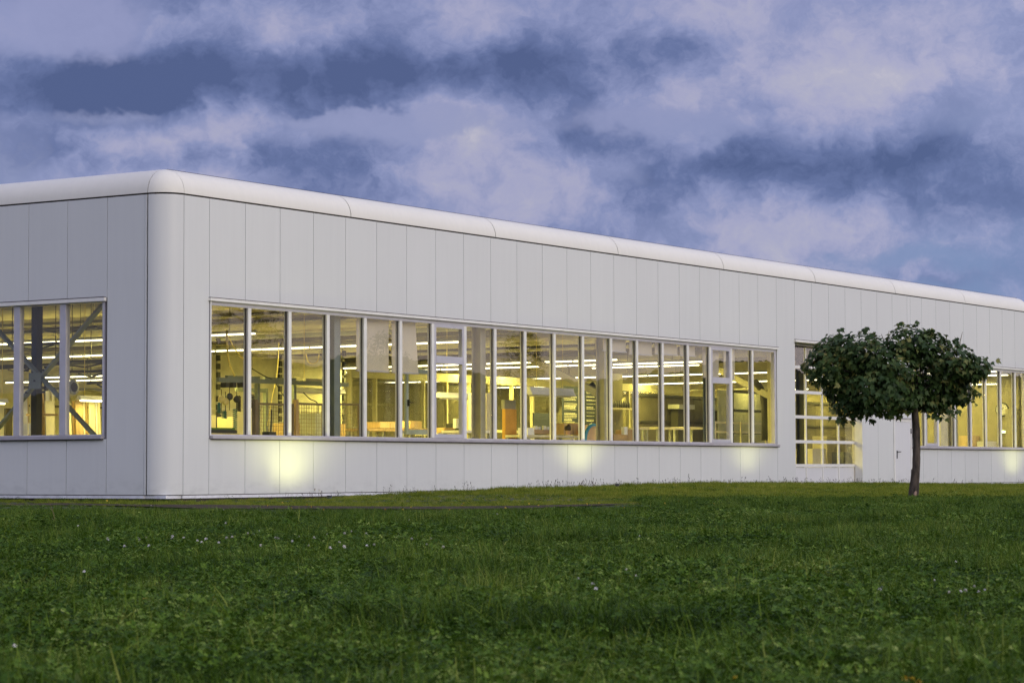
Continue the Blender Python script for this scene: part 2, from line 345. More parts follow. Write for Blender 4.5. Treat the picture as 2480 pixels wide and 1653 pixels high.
# rounded corner column
def arc_column():
    mb = MB(); cx, cy = XL+R, R; N = 14
    for i in range(N):
        a0, a1 = (math.pi*1.0 + math.pi/2*i/N, math.pi*1.0 + math.pi/2*(i+1)/N)
        p = [(cx+R*math.cos(a), cy+R*math.sin(a)) for a in (a0, a1)]; q = [(cx+(R-.06)*math.cos(a), cy+(R-.06)*math.sin(a)) for a in (a0, a1)]
        n = len(mb.v)
        for z in (0.0, TOP):
            for x, y in (p[0], p[1]): mb.v.append((x, y, z))
        mb.f.append((n, n+1, n+3, n+2)); mb.sm.append(True)
        for z in (0.0, TOP):
            for x, y in (q[0], q[1]): mb.v.append((x, y, z))
        mb.f.append((n+4, n+6, n+7, n+5)); mb.sm.append(True)
    return mb
box('corner_backing', BACK, HALL, XL+0.20, 0.36, 0.25, 0.58, -0.05, TOP); box('corner_backing', BACK, HALL, XL+0.062, XL+0.199, 0.47, 0.58, -0.05, TOP); box('corner_backing', BACK, HALL, 0.28, 0.36, 0.062, 0.249, -0.05, TOP)
box('cover_strip', PANEL, HALL, XL-0.002, XL+0.03, 0.538, 0.582, 0.0, TOP)
# skirting below the panels
SKX = [0.36 + i*4.6 for i in range(11)]
for a, b in zip(SKX, SKX[1:]):
    if a > XR: break
    if b < 27.7 or a > 36: box('skirting', SKIRT, HALL, a, min(b, XR)-0.01, 0.012, 0.08, -0.075, -0.016)
for a in range(0, 7): box('skirting', SKIRT, HALL, XL+0.012, XL+0.08, 0.60+a*4.6, 0.59+(a+1)*4.6, -0.075, -0.016)
box('skirting', SKIRT, HALL, XL+0.05, 0.355, 0.05, 0.595, -0.075, -0.016)
for a, b in ((0.0, 27.6), (36, XR)): box('plinth', BACK, HALL, a, b, 0.03, 0.19, -0.4, -0.0765)
box('plinth', BACK, HALL, XL+0.04, XL+0.19, 0.2, YB, -0.4, -0.0765)
# eave rolls: quarter cylinders in lengths of five panels, dark shadow gap below them
def roll_x(x0, x1):
    mb = MB(); N = 10; cy = R
    for i in range(N):
        a0, a1 = math.pi/2*i/N, math.pi/2*(i+1)/N; rr = R+0.012
        p = [(cy-rr*math.cos(a), ZE+0.012+rr*math.sin(a)) for a in (a0, a1)]; q = [(cy-(rr-.03)*math.cos(a), ZE+0.012+(rr-.03)*math.sin(a)) for a in (a0, a1)]
        for s, w in ((1, p), (-1, q)):
            n = len(mb.v)
            for x in (x0, x1):
                for y, z in w: mb.v.append((x, y, z))
            mb.f.append((n, n+1, n+3, n+2) if s < 0 else (n, n+2, n+3, n+1)); mb.sm.append(True)
        for x in (x0, x1):
            n = len(mb.v); mb.v += [(x, *p[0]), (x, *p[1]), (x, *q[1]), (x, *q[0])]; mb.f.append((n, n+1, n+2, n+3)); mb.sm.append(False)
    n = len(mb.v); mb.v += [(x0, cy-R-.012, ZE+.012), (x1, cy-R-.012, ZE+.012), (x1, cy-R+.018, ZE+.012), (x0, cy-R+.018, ZE+.012)]; mb.f.append((n, n+1, n+2, n+3)); mb.sm.append(False)
    return mb
def merged(mb, name, m, parent, loc=(0, 0, 0), rot=None):
    me = mb.mesh(name, m, (0, 0, 0)); bm = bmesh.new(); bm.from_mesh(me); bmesh.ops.remove_doubles(bm, verts=bm.verts, dist=1e-4); bmesh.ops.recalc_face_normals(bm, faces=bm.faces)
    for e in bm.edges:
        if len(e.link_faces) != 2 or e.calc_face_angle(0) > 0.7: e.smooth = False
    bm.to_mesh(me); bm.free()
    o = bpy.data.objects.new(name, me); place(o, parent, loc); return o
merged(arc_column(), 'corner_column', PANEL, HALL)
caps = [0.345, 5.93, 11.70, 17.46, 23.23, 29.0, 34.74, 40.40, XR]
for a, b in zip(caps, caps[1:]): merged(roll_x(a+0.014, b-0.014), 'eave_roll', EAVE, HALL)
ly = [0.505, 6.3, 12.06, 17.8, 23.6, 29.3, YB]
for a, b in zip(ly, ly[1:]):
    mb = roll_x(a+0.011, b-0.011); mb.v = [(y+XL, x, z) for x, y, z in mb.v]; merged(mb, 'eave_roll', EAVE, HALL)
def corner_cap(cx, cy, a_from, name='corner_cap'):
    mb = MB(); N = 12; rr = R+0.012
    P = [[(cx+rr*math.cos(e)*math.cos(a_from+math.pi/2*i/N), cy+rr*math.cos(e)*math.sin(a_from+math.pi/2*i/N), ZE+.012+rr*math.sin(e)) for i in range(N+1)] for e in [math.pi/2*j/N for j in range(N+1)]]
    for j in range(N):
        for i in range(N): mb.face([P[j][i], P[j][i+1], P[j+1][i+1], P[j+1][i]], True)
    merged(mb, name, EAVE, HALL)
corner_cap(XL+R, R, math.pi); corner_cap(XR, R, 1.5*math.pi)
# gap material under and between the rolls
def inner_roll():
    mb = roll_x(0.4, XR); c = Vector((0, R, ZE)); mb.v = [(x, R+(y-R)*0.88, ZE+(z-ZE)*0.88) for x, y, z in mb.v]; merged(mb, 'roll_backing', BACK, HALL)
    mb = roll_x(0.55, YB); mb.v = [(R+(y-R)*0.88+XL, x, ZE+(z-ZE)*0.88) for x, y, z in mb.v]; merged(mb, 'roll_backing', BACK, HALL)
inner_roll()
box('eave_gap', BACK, HALL, 0.2, XR, 0.02, 0.3, 6.001, 6.031); box('eave_gap', BACK, HALL, XL+0.02, XL+0.3, 0.31, YB, 6.001, 6.031)
box('roof', ROOFM, HALL, XL+R-0.05, XR+0.3, R-0.02, YB, ZE+0.40, ZE+R+0.018)
box('roof_edge_strip', BACK, HALL, 0.4, XR+0.2, R-0.03, R+0.05, ZE+R+0.0185, ZE+R+0.036)
# right end and back, closed for the light
ENDW = mat('end_wall_paint', (0.40, 0.37, 0.27), 0.7)
box('end_wall', ENDW, HALL, XR+0.30, XR+0.50, R, YB, -0.3, 6.0); box('end_cladding', PANEL, HALL, XR+0.5025, XR+0.56, R, YB, 0, 6.0)
box('back_wall', INWALL, HALL, XL, XR+0.5, YB+0.002, YB+0.2, -0.3, 6.5); box('floor_slab', CONC, HALL, XL+0.2, XR+0.3, 0.202, YB, -0.3, -0.02)
box('roof_deck', DECK, HALL, 0.06, XR+0.28, 0.21, YB-0.002, 5.62, 5.75)
mbc = MB()
for i in range(8):
    a0, a1 = 1.5*math.pi + math.pi/2*i/8, 1.5*math.pi + math.pi/2*(i+1)/8
    mbc.face([(XR+R*math.cos(a), R+R*math.sin(a), z) for a, z in ((a0, 0), (a1, 0), (a1, 6.0), (a0, 6.0))], True)
merged(mbc, 'corner_column', PANEL, HALL)

# ------------------------------------------------------------------ windows
def window(name, x0, x1, mull, casements, zt=ZT, zs=ZS, lab=None):
    """ribbon window in the front wall"""
    zh = zt-0.145                                      # bottom of the head frame
    mb = MB().box(x0, x1, 0.012, 0.13, zh, zt-0.062).box(x0, x1, 0.02, 0.13, zs+0.02, zs+0.095).box(x0, x0+0.055, 0.005, 0.13, zs+0.0955, zh-0.0005).box(x1-0.09, x1, 0.012, 0.13, zs+0.0955, zh-0.0005)
    w = mb.build('window', ALU, HALL, (x0, 0, zs)); w['label'] = lab
    MB().box(x0-0.05, x1+0.07, -0.065, 0.011, zt-0.062, zt-0.004).build('lintel_trim', TRIM, w); MB().box(x0-0.04, x1+0.06, -0.062, -0.0005, zt-0.003, zt+0.011).build('lintel_flashing', BACK, w)
    MB().box(x0+0.02, x1+0.07, -0.075, 0.019, zs+0.005, zs+0.062).build('sill', SILLM, w); MB().box(x0+0.02, x1+0.07, -0.060, 0.0005, zs-0.012, zs+0.004).build('sill_gap', BACK, w)
    MB().box(x0-0.004, x0+0.028, -0.02, 0.004, zs+0.07, zt-0.063).build('jamb_trim', TRIM, w)
    allm = sorted(mull); edges = [x0+0.055] + allm + [x1-0.09]
    for m in allm:
        MB().box(m-0.052, m+0.052, 0.004, 0.128, zs+0.0960, zh-0.0010).build('mullion', TRIM, w); MB().box(m-0.060, m-0.0525, 0.045, 0.085, zs+0.0960, zh-0.001).build('gasket', GASKET, w)
    for k, (a, b) in enumerate(zip(edges, edges[1:])):
        a2 = a if k == 0 else a+0.053; b2 = b if k == len(edges)-2 else b-0.061
        if k in casements:
            zm = casements[k]
            c = MB().box(a2, a2+0.07, 0.0, 0.11, zs+0.097, zh-0.002).box(b2-0.07, b2, 0.0, 0.11, zs+0.097, zh-0.002).box(a2+0.0705, b2-0.0705, 0.0, 0.11, zh-0.075, zh-0.002).box(a2+0.0705, b2-0.0705, 0.0, 0.11, zs+0.097, zs+0.185).box(a2+0.0705, b2-0.0705, -0.006, 0.11, zm-0.085, zm+0.085)
            c.build('casement', ALU, w)
            for z0, z1 in ((zs+0.186, zm-0.086), (zm+0.086, zh-0.076)): pane(w, a2+0.071, b2-0.071, z0, z1, 0.05)
        else: pane(w, a2+0.002, b2-0.002, zs+0.097, zh-0.002, 0.065)
    return w
def pane(w, x0, x1, z0, z1, y):
    rx, rz = random.gauss(0, 0.0016), random.gauss(0, 0.0022)
    cx, cz = (x0+x1)/2, (z0+z1)/2; hx, hz = (x1-x0)/2, (z1-z0)/2; mb = MB().box(-hx, hx, -0.003, 0.003, -hz, hz)
    o = bpy.data.objects.new('pane', mb.mesh('pane', GLASS)); place(o, w, (cx, y, cz)); o.rotation_euler = (rx, 0, rz); return o
M1 = [2.451, 3.798, 5.133, 6.484, 7.83, 9.10, 10.42, 11.70, 13.024, 14.367, 15.722, 17.108, 18.438, 19.794, 21.176, 22.44, 23.672, 24.954]
WIN1 = window('window', 1.17, 26.41, M1, {6: 3.02, 16: 2.93}, lab='long lit ribbon window between the rounded corner and the glazed gate')
M3 = [37.02, 38.074, 39.481, 40.841, 42.165, 43.507, 44.845]
WIN3 = window('window', 35.96, 45.86, M3, {1: 3.0}, lab='lit ribbon window right of the tree')
def left_window():
    x = XL; y0, y1 = 1.66, 9.2; zs, zt = ZS, ZT; zh = zt-0.10
    w = MB().box(x+.012, x+.13, y0, y1, zh, zt-.062).box(x+.02, x+.13, y0, y1, zs+.02, zs+.095).box(x+.005, x+.13, y0, y0+.055, zs+.0955, zh-.0005).box(x+.012, x+.13, y1-.09, y1, zs+.0955, zh-.0005).build('window', ALU, HALL, (x, y0, zs))
    w['label'] = 'lit window on the left side of the corner with crossed bracing behind it'
    MB().box(x-.065, x+.011, y0-.05, y1+.05, zt-.075, zt-.004).build('lintel_trim', TRIM, w); MB().box(x-.062, x-.0005, y0-.04, y1+.05, zt-.003, zt+.014).build('lintel_flashing', BACK, w)
    MB().box(x-.075, x+.019, y0+.01, y1+.05, zs+.005, zs+.068).build('sill', SILLM, w); MB().box(x-.060, x+.0005, y0+.01, y1+.05, zs-.014, zs+.004).build('sill_gap', BACK, w)
    ms = [2.80+1.288*k for k in range(5)]
    for m in ms: MB().box(x+.004, x+.128, m-.085, m+.085, zs+.096, zh-.001).build('mullion', ALU, w)
    e = [y0+.055-.086]+ms+[y1-.09+.086]
    for a, b in zip(e, e[1:]):
        o = bpy.data.objects.new('pane', MB().box(-.003, .003, -(b-a)/2+.088, (b-a)/2-.088, -(zh-zs-.1)/2, (zh-zs-.1)/2).mesh('pane', GLASS)); place(o, w, (x+.06, (a+b)/2, (zh+zs+.097)/2)); o.rotation_euler = (0, random.gauss(0, .001), random.gauss(0, .002))
left_window()
# glazed sectional gate, set back into the wall
GX0, GX1, GY = 27.62, 32.24, 0.26
gate = MB().box(GX0-.02, GX0+.06, GY-.01, GY+.10, -.02, 4.21).box(GX1-.015, GX1+.06, GY-.01, GY+.10, -.02, 4.21).box(GX0+.0605, GX1-.0155, GY-.01, GY+.10, 4.12, 4.21).build('gate', ALU, HALL, (GX0, GY, 0)); gate['label'] = 'glazed sectional gate set back into the wall behind the tree'
cols = [27.68, 28.865, 29.968, 31.085, 32.225]; rows = [0.0, 0.58, 1.286, 2.015, 2.75, 3.486, 4.12]
for z in rows[1:-1]: MB().box(GX0+.061, GX1-.016, GY, GY+.06, z-.046, z+.046).build('gate_rail', TRIM, gate)
for k, (z0, z1) in enumerate(zip(rows, rows[1:])):
    for x in cols[1:-1]: MB().box(x-.028, x+.028, GY+.004, GY+.06, z0+(.047 if k else -.01), z1-.047).build('gate_stile', TRIM, gate)
    for a, b in zip(cols, cols[1:]):
        if k == 0: MB().box(a+.029, b-.029, GY+.024, GY+.05, -.01, z1-.055).build('infill_panel', DOORM, gate)
        else: pane(gate, a+.029, b-.029, z0+.047, z1-.047, GY+.03)
MB().box(GX1-.055, GX1+.018, .061, GY-.012, -.02, 4.2).box(GX1-.055, GX1-.036, .001, .0605, -.02, 4.2).build('gate_reveal', TRIM, gate); MB().box(GX0-.08, GX0-.03, .01, GY-.012, -.02, 4.2).build('gate_reveal', TRIM, gate)
MB().box(GX0-.02, GX1+.1, .01, GY-.012, 4.205, 4.25).build('gate_soffit', STEELY, gate); MB().box(GX0-.05, GX1+.1, -.065, .0095, 4.19, 4.255).build('lintel_trim', TRIM, gate); MB().box(GX0-.05, GX1+.1, -.06, -.001, 4.256, 4.268).build('lintel_flashing', BACK, gate)
# steel door
dr = MB().box(34.60, 35.77, -.012, .04, .0, 1.955).build('door', DOORM, HALL, (34.6, 0, 0)); dr['label'] = 'plain white steel door behind the tree trunk'
MB().box(34.505, 34.595, -.02, .05, -.02, 2.05).box(35.775, 35.865, -.02, .05, -.02, 2.05).box(34.596, 35.774, -.02, .05, 1.96, 2.05).build('door_frame', TRIM, dr); MB().box(34.50, 35.87, .05, .09, -.02, 2.07).build('door_backing', BACK, dr)
MB().box(34.70, 34.735, -.03, -.0125, .80, 1.05).box(34.70, 34.93, -.065, -.045, 1.0, 1.025).box(34.705, 34.73, -.046, -.03, 1.0, 1.025).build('door_handle', BLACKP, dr)
for z in (.3, 1.6): MB().tube([(35.79, -.03, z), (35.79, -.03, z+.16)], .018).build('hinge', GASKET, dr)
MB().box(34.48, 35.9, -.05, .0, 2.055, 2.085).build('drip_rail', SILLM, dr)
# ------------------------------------------------------------------ inside the hall: frame and roof structure (parts of the hall)
LAMPC = (1.0, 0.84, 0.185)
TUBE = mat('fluorescent_tube', (0.9, 0.9, 0.9), 0.5, emit=((1.0, .93, .62), 5.0)); LAMPW = mat('lamp_enamel', (0.80, 0.80, 0.76), 0.4)
WHITEB = mat('white_board', (0.80, 0.78, 0.72), 0.5, 0, 0.04); CREAM = mat('cream_laminate', (0.70, 0.64, 0.45), 0.5, 0, 0.05); WOOD = mat('light_wood', (0.52, 0.36, 0.18), 0.55, 0, 0.12, 2, stretch=(6, 6, 0.6))
BIRCHW = mat('birch_veneer', (0.66, 0.50, 0.30), 0.5, 0, 0.08, 2, stretch=(8, 8, 0.5)); CARD = mat('cardboard', (0.46, 0.32, 0.17), 0.8, 0, 0.1); GREYM = mat('grey_machine_paint', (0.34, 0.35, 0.33), 0.5); DARKM = mat('dark_machine_paint', (0.05, 0.05, 0.045), 0.5)
OLIVE = mat('dark_panel', (0.11, 0.10, 0.07), 0.6, 0, 0.15, 1.0); NAVY = mat('navy_board', (0.025, 0.032, 0.055), 0.5); BROWNF = mat('brown_fence_paint', (0.22, 0.17, 0.11), 0.5); TEALH = mat('teal_hose', (0.02, 0.16, 0.15), 0.4)
ORANGE = mat('orange_board', (0.62, 0.33, 0.06), 0.6, 0, 0.08); PEACH = mat('peach_disc', (0.72, 0.48, 0.26), 0.6); BLUER = mat('blue_rim', (0.06, 0.28, 0.42), 0.5); YEL = mat('yellow_hose', (0.75, 0.62, 0.22), 0.5); REDP = mat('red_sign', (0.45, 0.02, 0.015), 0.5); PAPER = mat('white_paper', (0.85, 0.85, 0.82), 0.7)
for k, x in enumerate((5.93, 11.70, 17.46, 23.23, 29.0, 34.74, 40.40)):      # portal frames
    m = (STEELG, STEELY, STEELY, STEELG, STEELD, STEELD, STEELY)[k]
    MB().box(x-.11, x+.11, .36, .38, 0, 5.3).box(x-.11, x+.11, .60, .62, 0, 5.3).box(x-.012, x+.012, .3805, .5995, 0, 5.3).build('column', m, HALL)
    b = MB().box(x-.10, x+.10, .63, YB-.01, 4.62, 4.65).box(x-.10, x+.10, .63, YB-.01, 5.25, 5.28).box(x-.015, x+.015, .63, YB-.01, 4.6505, 5.2495).build('roof_beam', DECK if k not in (1, 2) else STEELY, HALL)
    if k in (2, 6): MB().bar((x, .62, 2.45), (x, 3.0, 3.55), .12, .17).build('knee_brace', STEELY, HALL)
MB().box(27.0, 27.24, .36, .60, 0, 5.3).build('column', STEELY, HALL); MB().bar((27.1, .60, 2.62), (27.1, 2.9, 3.75), .12, .18).build('knee_brace', STEELY, HALL)
for k, y in enumerate((3.2, 6.4, 9.6, 12.8, 16, 19.2, 22.4, 25.6, 28.8)): MB().box(.1, XR+.2, y-.06, y+.06, 5.30, 5.52).build('purlin', DECK, HALL)
for k, (x, z, r) in enumerate(((4.2, 4.05, .16), (9.6, 4.25, .20), (15.6, 4.1, .20), (20.4, 4.2, .17), (22.0, 3.9, .14), (27.9, 4.15, .20), (32.0, 4.25, .18), (36.6, 4.0, .18), (43.2, 4.3, .2))):
    z += .38; MB().tube([(x, .9, z), (x, YB-.05, z)], r, 14).build('duct', (GREYM, STEELY, STEELY)[k % 3], HALL)
for k, (x, z) in enumerate(((7.3, 3.85), (10.9, 3.95), (13.6, 3.86), (18.7, 3.95), (24.1, 3.84), (26.9, 3.92), (35.4, 3.88), (38.4, 3.95))):
    z += .22; MB().box(x-.14, x+.14, .8, YB-.05, z, z+.07).build('cable_tray', (DECK, STEELD, STEELY)[k % 3], HALL)
# crossed bracing and column behind the window left of the corner
def left_brace():
    X = 0.52; P = lambda px, py: onX(px, py, X)
    a, b, c, e = P(262, 722), P(-60, 1102), P(-46, 760), P(232, 1062)
    MB().bar(a, b, .05, .13, (1, 0, 0)).build('brace_bar', STEELG, HALL); o = Vector((.06, 0, 0)); MB().bar(c+o, e+o, .05, .13, (1, 0, 0)).build('brace_bar', STEELG, HALL)
    m = P(90, 922); MB().box(m.x-.075, m.x-.06, m.y-.17, m.y+.17, m.z-.17, m.z+.17).build('gusset_plate', STEELG, HALL)
    for dy, dz in ((-.24, .22), (-.3, .28), (.24, .22), (.3, .28), (-.24, -.24), (.24, -.24), (0, 0)): MB().tube([(m.x-.095, m.y+dy, m.z+dz), (m.x-.02, m.y+dy, m.z+dz)], .022, 8).build('bolt', STEELD, HALL)
    c0 = onX(89, 900, 0.78); MB().box(c0.x-.09, c0.x+.09, c0.y-.075, c0.y+.075, 0, 5.3).build('column', STEELD, HALL)
left_brace()

# ------------------------------------------------------------------ fluorescent light rows, one thing each
LROW = 84.0
def lamp_row(x, y0, y1, z, label, wid=.035, power=1.0):
    e = empty('light_row', (x, y0, z), label, 'light', 'fluorescent light rows under the hall roof')
    MB().box(x-wid, x+wid, y0, y1, z+.03, z+.085).build('housing', GREYM, e)
    n = max(1, round((y1-y0)/1.55)); s = (y1-y0)/n; me = MB().tube([(0, .03, 0), (0, s-.03, 0)], .018, 6).mesh('tube', TUBE)
    for i in range(n):
        o = bpy.data.objects.new('tube', me); place(o, e, (x, y0+i*s, z))
    L = bpy.data.lights.new('row_light', 'AREA'); L.shape = 'RECTANGLE'; L.size = .10; L.size_y = y1-y0; L.energy = LROW*power*(y1-y0); L.color = LAMPC; lo = bpy.data.objects.new('row_light', L); place(lo, e, (x, (y0+y1)/2, z-.03))
    for i in range(0, n, 3): MB().bar((x, y0+(i+.5)*s, z+.09), (x, y0+(i+.5)*s, 5.3), .012).build('hanger', STEELD, e)
    return e
def row_px(px, py, z): p = onZ(px, py, z); return p.x
lamp_row(row_px(560, 810, 3.6), 3.2, 31, 3.6, 'topmost fluorescent light row seen in the window panes beside the rounded corner')
lamp_row(row_px(680, 844, 3.6), 1.5, 31, 3.6, 'second fluorescent light row from the corner, ending behind the first opening casement')
lamp_row(row_px(1300, 877, 3.6), 3.4, 26, 3.6, 'highest long fluorescent light row in the middle panes above the hanging white lamp')
lamp_row(row_px(1520, 881, 3.6), 2.0, 30, 3.6, 'fluorescent light row just below the highest one in the middle panes')
lamp_row(row_px(1640, 885, 3.6), 3.2, 7.0, 3.6, 'short fluorescent light row seen below the half-lowered blinds')
lamp_row(row_px(1520, 911, 3.6), 4.0, 26, 3.6, 'third fluorescent light row down in the middle panes')
lamp_row(row_px(1680, 927, 3.6), 1.0, 28, 3.6, 'fluorescent light row above the yellow duct in the right half of the ribbon window')
lamp_row(row_px(1700, 947.5, 3.42), 8.0, 24, 3.42, 'lowest fluorescent light row, alongside the yellow duct')
lamp_row(row_px(2395, 899.3, 3.88), 0.5, 3.2, 3.88, 'upper short fluorescent light row in the window right of the tree', power=.16)
lamp_row(row_px(2420, 908.3, 3.78), 0.5, 5.0, 3.78, 'middle fluorescent light row in the window right of the tree', power=.16)
lamp_row(row_px(2457, 928.5, 3.45), 0.6, 3.6, 3.45, 'lower fluorescent light row in the window right of the tree', power=.16)
# single hanging lamps
def work_lamp(px0, px1, py, Y, label, lit=True, ang=0.0, h=.09, w=.16):
    a = onY(px0, py, Y); b = onY(px1, py, Y); z = (a.z+b.z)/2
    e = empty('work_lamp', (a.x, Y, z), label, 'lamp')
    c = [(-w*.5, 0), (w*.5, 0), (w*.28, h*.55), (w*.22, h), (-w*.22, h), (-w*.28, h*.55)]; mb = MB(); n = len(c)
    for x in (a.x, b.x): mb.v += [(x, Y+p, z+q) for p, q in c]
    for k in range(n): mb.f.append((k, (k+1) % n, n+(k+1) % n, n+k)); mb.sm.append(False)
    mb.f += [tuple(range(n)), tuple(range(n, 2*n))]; mb.sm += [False]*2
    mb.build('reflector', LAMPW, e)
    MB().tube([(a.x+.06, Y, z-.022), (b.x-.06, Y, z-.022)], .019, 8).build('tube', TUBE if lit else WHITEB, e)
    if lit:
        L = bpy.data.lights.new('lamp_light', 'AREA'); L.shape = 'RECTANGLE'; L.size = b.x-a.x; L.size_y = .1; L.energy = 20; L.color = LAMPC; lo = bpy.data.objects.new('lamp_light', L); place(lo, e, ((a.x+b.x)/2, Y, z-.06))
    for x in (a.x*.8+b.x*.2, a.x*.2+b.x*.8): MB().bar((x, Y, z+h), (x, Y, 4.6), .010).build('cord', YEL, e)
    return e
work_lamp(190, 262, 968, 5.6, 'bright work lamp over the leaning boards left of the corner'); work_lamp(-40, 16, 974, 6.0, 'bright work lamp at the left edge of the photo')
work_lamp(1278, 1384, 957, 2.0, 'big white hanging lamp with a bent reflector over the work table in mid window', False, h=.20, w=.30)
work_lamp(1062, 1164, 964, 2.6, 'white hanging lamp behind the first opening casement', False, h=.13, w=.2); work_lamp(712, 832, 950, 3.4, 'unlit tube lamp hanging above the mesh fence', False, h=.10, w=.16)

# ------------------------------------------------------------------ partitions
def pbox(name, m, parent, px0, px1, py0, py1, Y, dep=.05, **kw):
    xm, ym = (px0+px1)/2, (py0+py1)/2
    return box(name, m, parent, onY(px0, ym, Y).x, onY(px1, ym, Y).x, Y, Y+dep, onY(xm, py1, Y).z, onY(xm, py0, Y).z, **kw)
def pthing(name, m, px0, px1, py0, py1, Y, dep, label, cat, floor=False, group=None):
    xm, ym = (px0+px1)/2, (py0+py1)/2; x0, x1 = onY(px0, ym, Y).x, onY(px1, ym, Y).x; z0, z1 = onY(xm, py1, Y).z, onY(xm, py0, Y).z
    return box(name, m, None, x0, x1, Y, Y+dep, -0.02 if floor else z0, z1, label=label, cat=cat, group=group)
pw = empty('partition_wall', (16, 13, 0), 'plain pale partition wall behind the mesh fence', 'wall')
box('wall_face', INWALL, pw, 13.5, 22.9, 13.0, 13.15, 0, 3.78); box('wall_cap', STEELY, pw, 13.5, 22.95, 12.95, 13.2, 3.781, 3.88); box('wall_rail', WHITEB, pw, 13.6, 22.8, 12.93, 12.998, 2.22, 2.27)
for px in (529, 679, 834):
    x = onY(px, 930, 12.85).x; mb = MB(); z = 0.3
    while z < 4.2: mb.box(x-.055, x+.055, 12.82, 12.90, z, z+.16); z += random.choice((.20, .24, .34))
    mb.build('slotted_post', DARKM, pw); MB().box(x-.018, x+.018, 12.901, 12.929, 0, 4.3).build('post_core', GREYM, pw)
gp = empty('glazed_partition', (20, 9, 0), 'glazed partition with cream frames running deep behind the middle panes', 'partition')
box('header', STEELY, gp, 18.0, 37.0, 9.0, 9.15, 3.08, 3.32); box('lower_rail', STEELY, gp, 18.0, 37.0, 9.02, 9.12, 1.62, 1.70)
for k in range(17): box('post', STEELY, gp, 18.0+k*1.185, 18.07+k*1.185, 9.01, 9.13, 0, 3.079)
for k in range(16): box('pane', GLASS, gp, 18.075+k*1.185, 17.995+(k+1)*1.185, 9.06, 9.066, 1.705, 3.075)
dw = empty('dim_room_wall', (24, 16, 0), 'olive wall behind the glazed partition, coloured dark in place of low light', 'wall')  # dark panel colour stands in for the dimness of the room back here
for k in range(10): box('wall_panel', OLIVE, dw, 24+k*2.2, 24+k*2.2+2.18, 16.0, 16.1, 0, 3.4)
# dark machine enclosure in the right half of the ribbon window
en = empty('machine_enclosure', (28.2, 5.6, 0), 'big dark machine enclosure filling the right half of the ribbon window', 'machine')
for k in range(9): box('enclosure_panel', OLIVE, en, 28.15+k*1.75, 28.15+k*1.75+1.73, 5.6, 5.7, 0, 2.72)
box('top_rail', DARKM, en, 28.15, 43.9, 5.55, 5.75, 2.721, 2.80); box('mid_rail', DARKM, en, 28.15, 43.9, 5.53, 5.598, 1.93, 1.98)
for k in range(3): box('vent_duct', STEELD, en, 30.0+k*2.7, 30.45+k*2.7, 5.25, 5.52, 0, 2.35); box('vent_hood', GREYM, en, 29.8+k*2.7, 30.8+k*2.7, 5.1, 5.5, 2.36, 2.5)
MB().tube([(40.6, 6.8, 3.22), (40.6, 26, 3.22)], .11, 14).build('yellow_duct', STEELY, None, (40.6, 6.8, 3.22), label='yellow duct running below the lowest light row', cat='duct')

# ------------------------------------------------------------------ things behind the window left of the corner
ORD = ('first', 'second', 'third', 'fourth', 'fifth', 'sixth', 'seventh', 'eighth', 'ninth', 'tenth', 'eleventh', 'twelfth', 'thirteenth', 'fourteenth', 'fifteenth', 'sixteenth', 'seventeenth', 'eighteenth')
BO = [(52, 70, 943, WHITEB), (70, 78, 946, BIRCHW), (80, 86, 950, CREAM), (88, 92, 946, WOOD), (98, 104, 948, CREAM), (106, 113, 946, BIRCHW), (115, 140, 970, CREAM), (118, 128, 946, WHITEB), (130, 138, 944, CREAM),
      (158, 172, 966, BIRCHW), (174, 180, 972, CREAM), (182, 188, 970, WOOD), (190, 205, 968, WOOD), (207, 211, 968, CREAM), (213, 218, 970, BIRCHW), (220, 236, 972, CREAM), (238, 242, 970, WHITEB), (243, 250, 968, CREAM)]
for i, (a, b, t, m) in enumerate(BO):
    Y = 5.9 + .05*(i % 3); p = onY((a+b)/2, t, Y); w = onY(b, t, Y).x-onY(a, t, Y).x
    o = MB().box(-w/2, w/2, -.012, .012, 0, p.z+.02).build('leaning_board', m, None, (0, 0, 0), label={WHITEB.name: 'white', BIRCHW.name: 'birch', CREAM.name: 'cream', WOOD.name: 'brown wooden'}[m.name]+' board, '+ORD[i]+' from the left in the row leaning behind the left window', cat='board', group='boards leaning behind the left window')
    o.location = (p.x, Y, -.02); o.rotation_euler = (rad(-2.5), rad(random.uniform(-1, 1)), rad(random.uniform(-14, 14)))
bt = empty('storage_rack', (5, 6.4, 0), 'steel rack holding the leaning boards left of the corner', 'rack')
for px in (50, 112, 162, 258): p = onY(px, 950, 6.3); box('rack_post', STEELD, bt, p.x-.03, p.x+.03, 6.27, 6.33, -.02, 2.45)
a = onY(50, 950, 6.3); b = onY(258, 950, 6.3); box('rack_beam', STEELD, bt, a.x, b.x, 6.331, 6.38, 2.30, 2.36); box('rack_beam', STEELD, bt, a.x, b.x, 6.331, 6.38, 1.9, 1.95)
pthing('cabinet', WHITEB, 0, 27, 985, 1052, 6.6, .6, 'white cabinet with a grey door at the left edge of the photo', 'cabinet', True)
pthing('cabinet', OLIVE, 14, 30, 988, 1048, 6.4, .05, 'dark grey cabinet door at the left edge of the photo', 'door', True)
pthing('poster', PAPER, 54, 66, 1026, 1052, 5.3, .02, 'white sheet standing left of the dark column behind the left window', 'sheet'); pthing('poster', PAPER, 70, 84, 1024, 1052, 5.3, .02, 'slanted white sheet against the dark column behind the left window', 'sheet')
pthing('work_table', WOOD, 104, 140, 1001, 1006, 5.0, .5, 'narrow shelf board in front of the boards left of the corner', 'shelf')
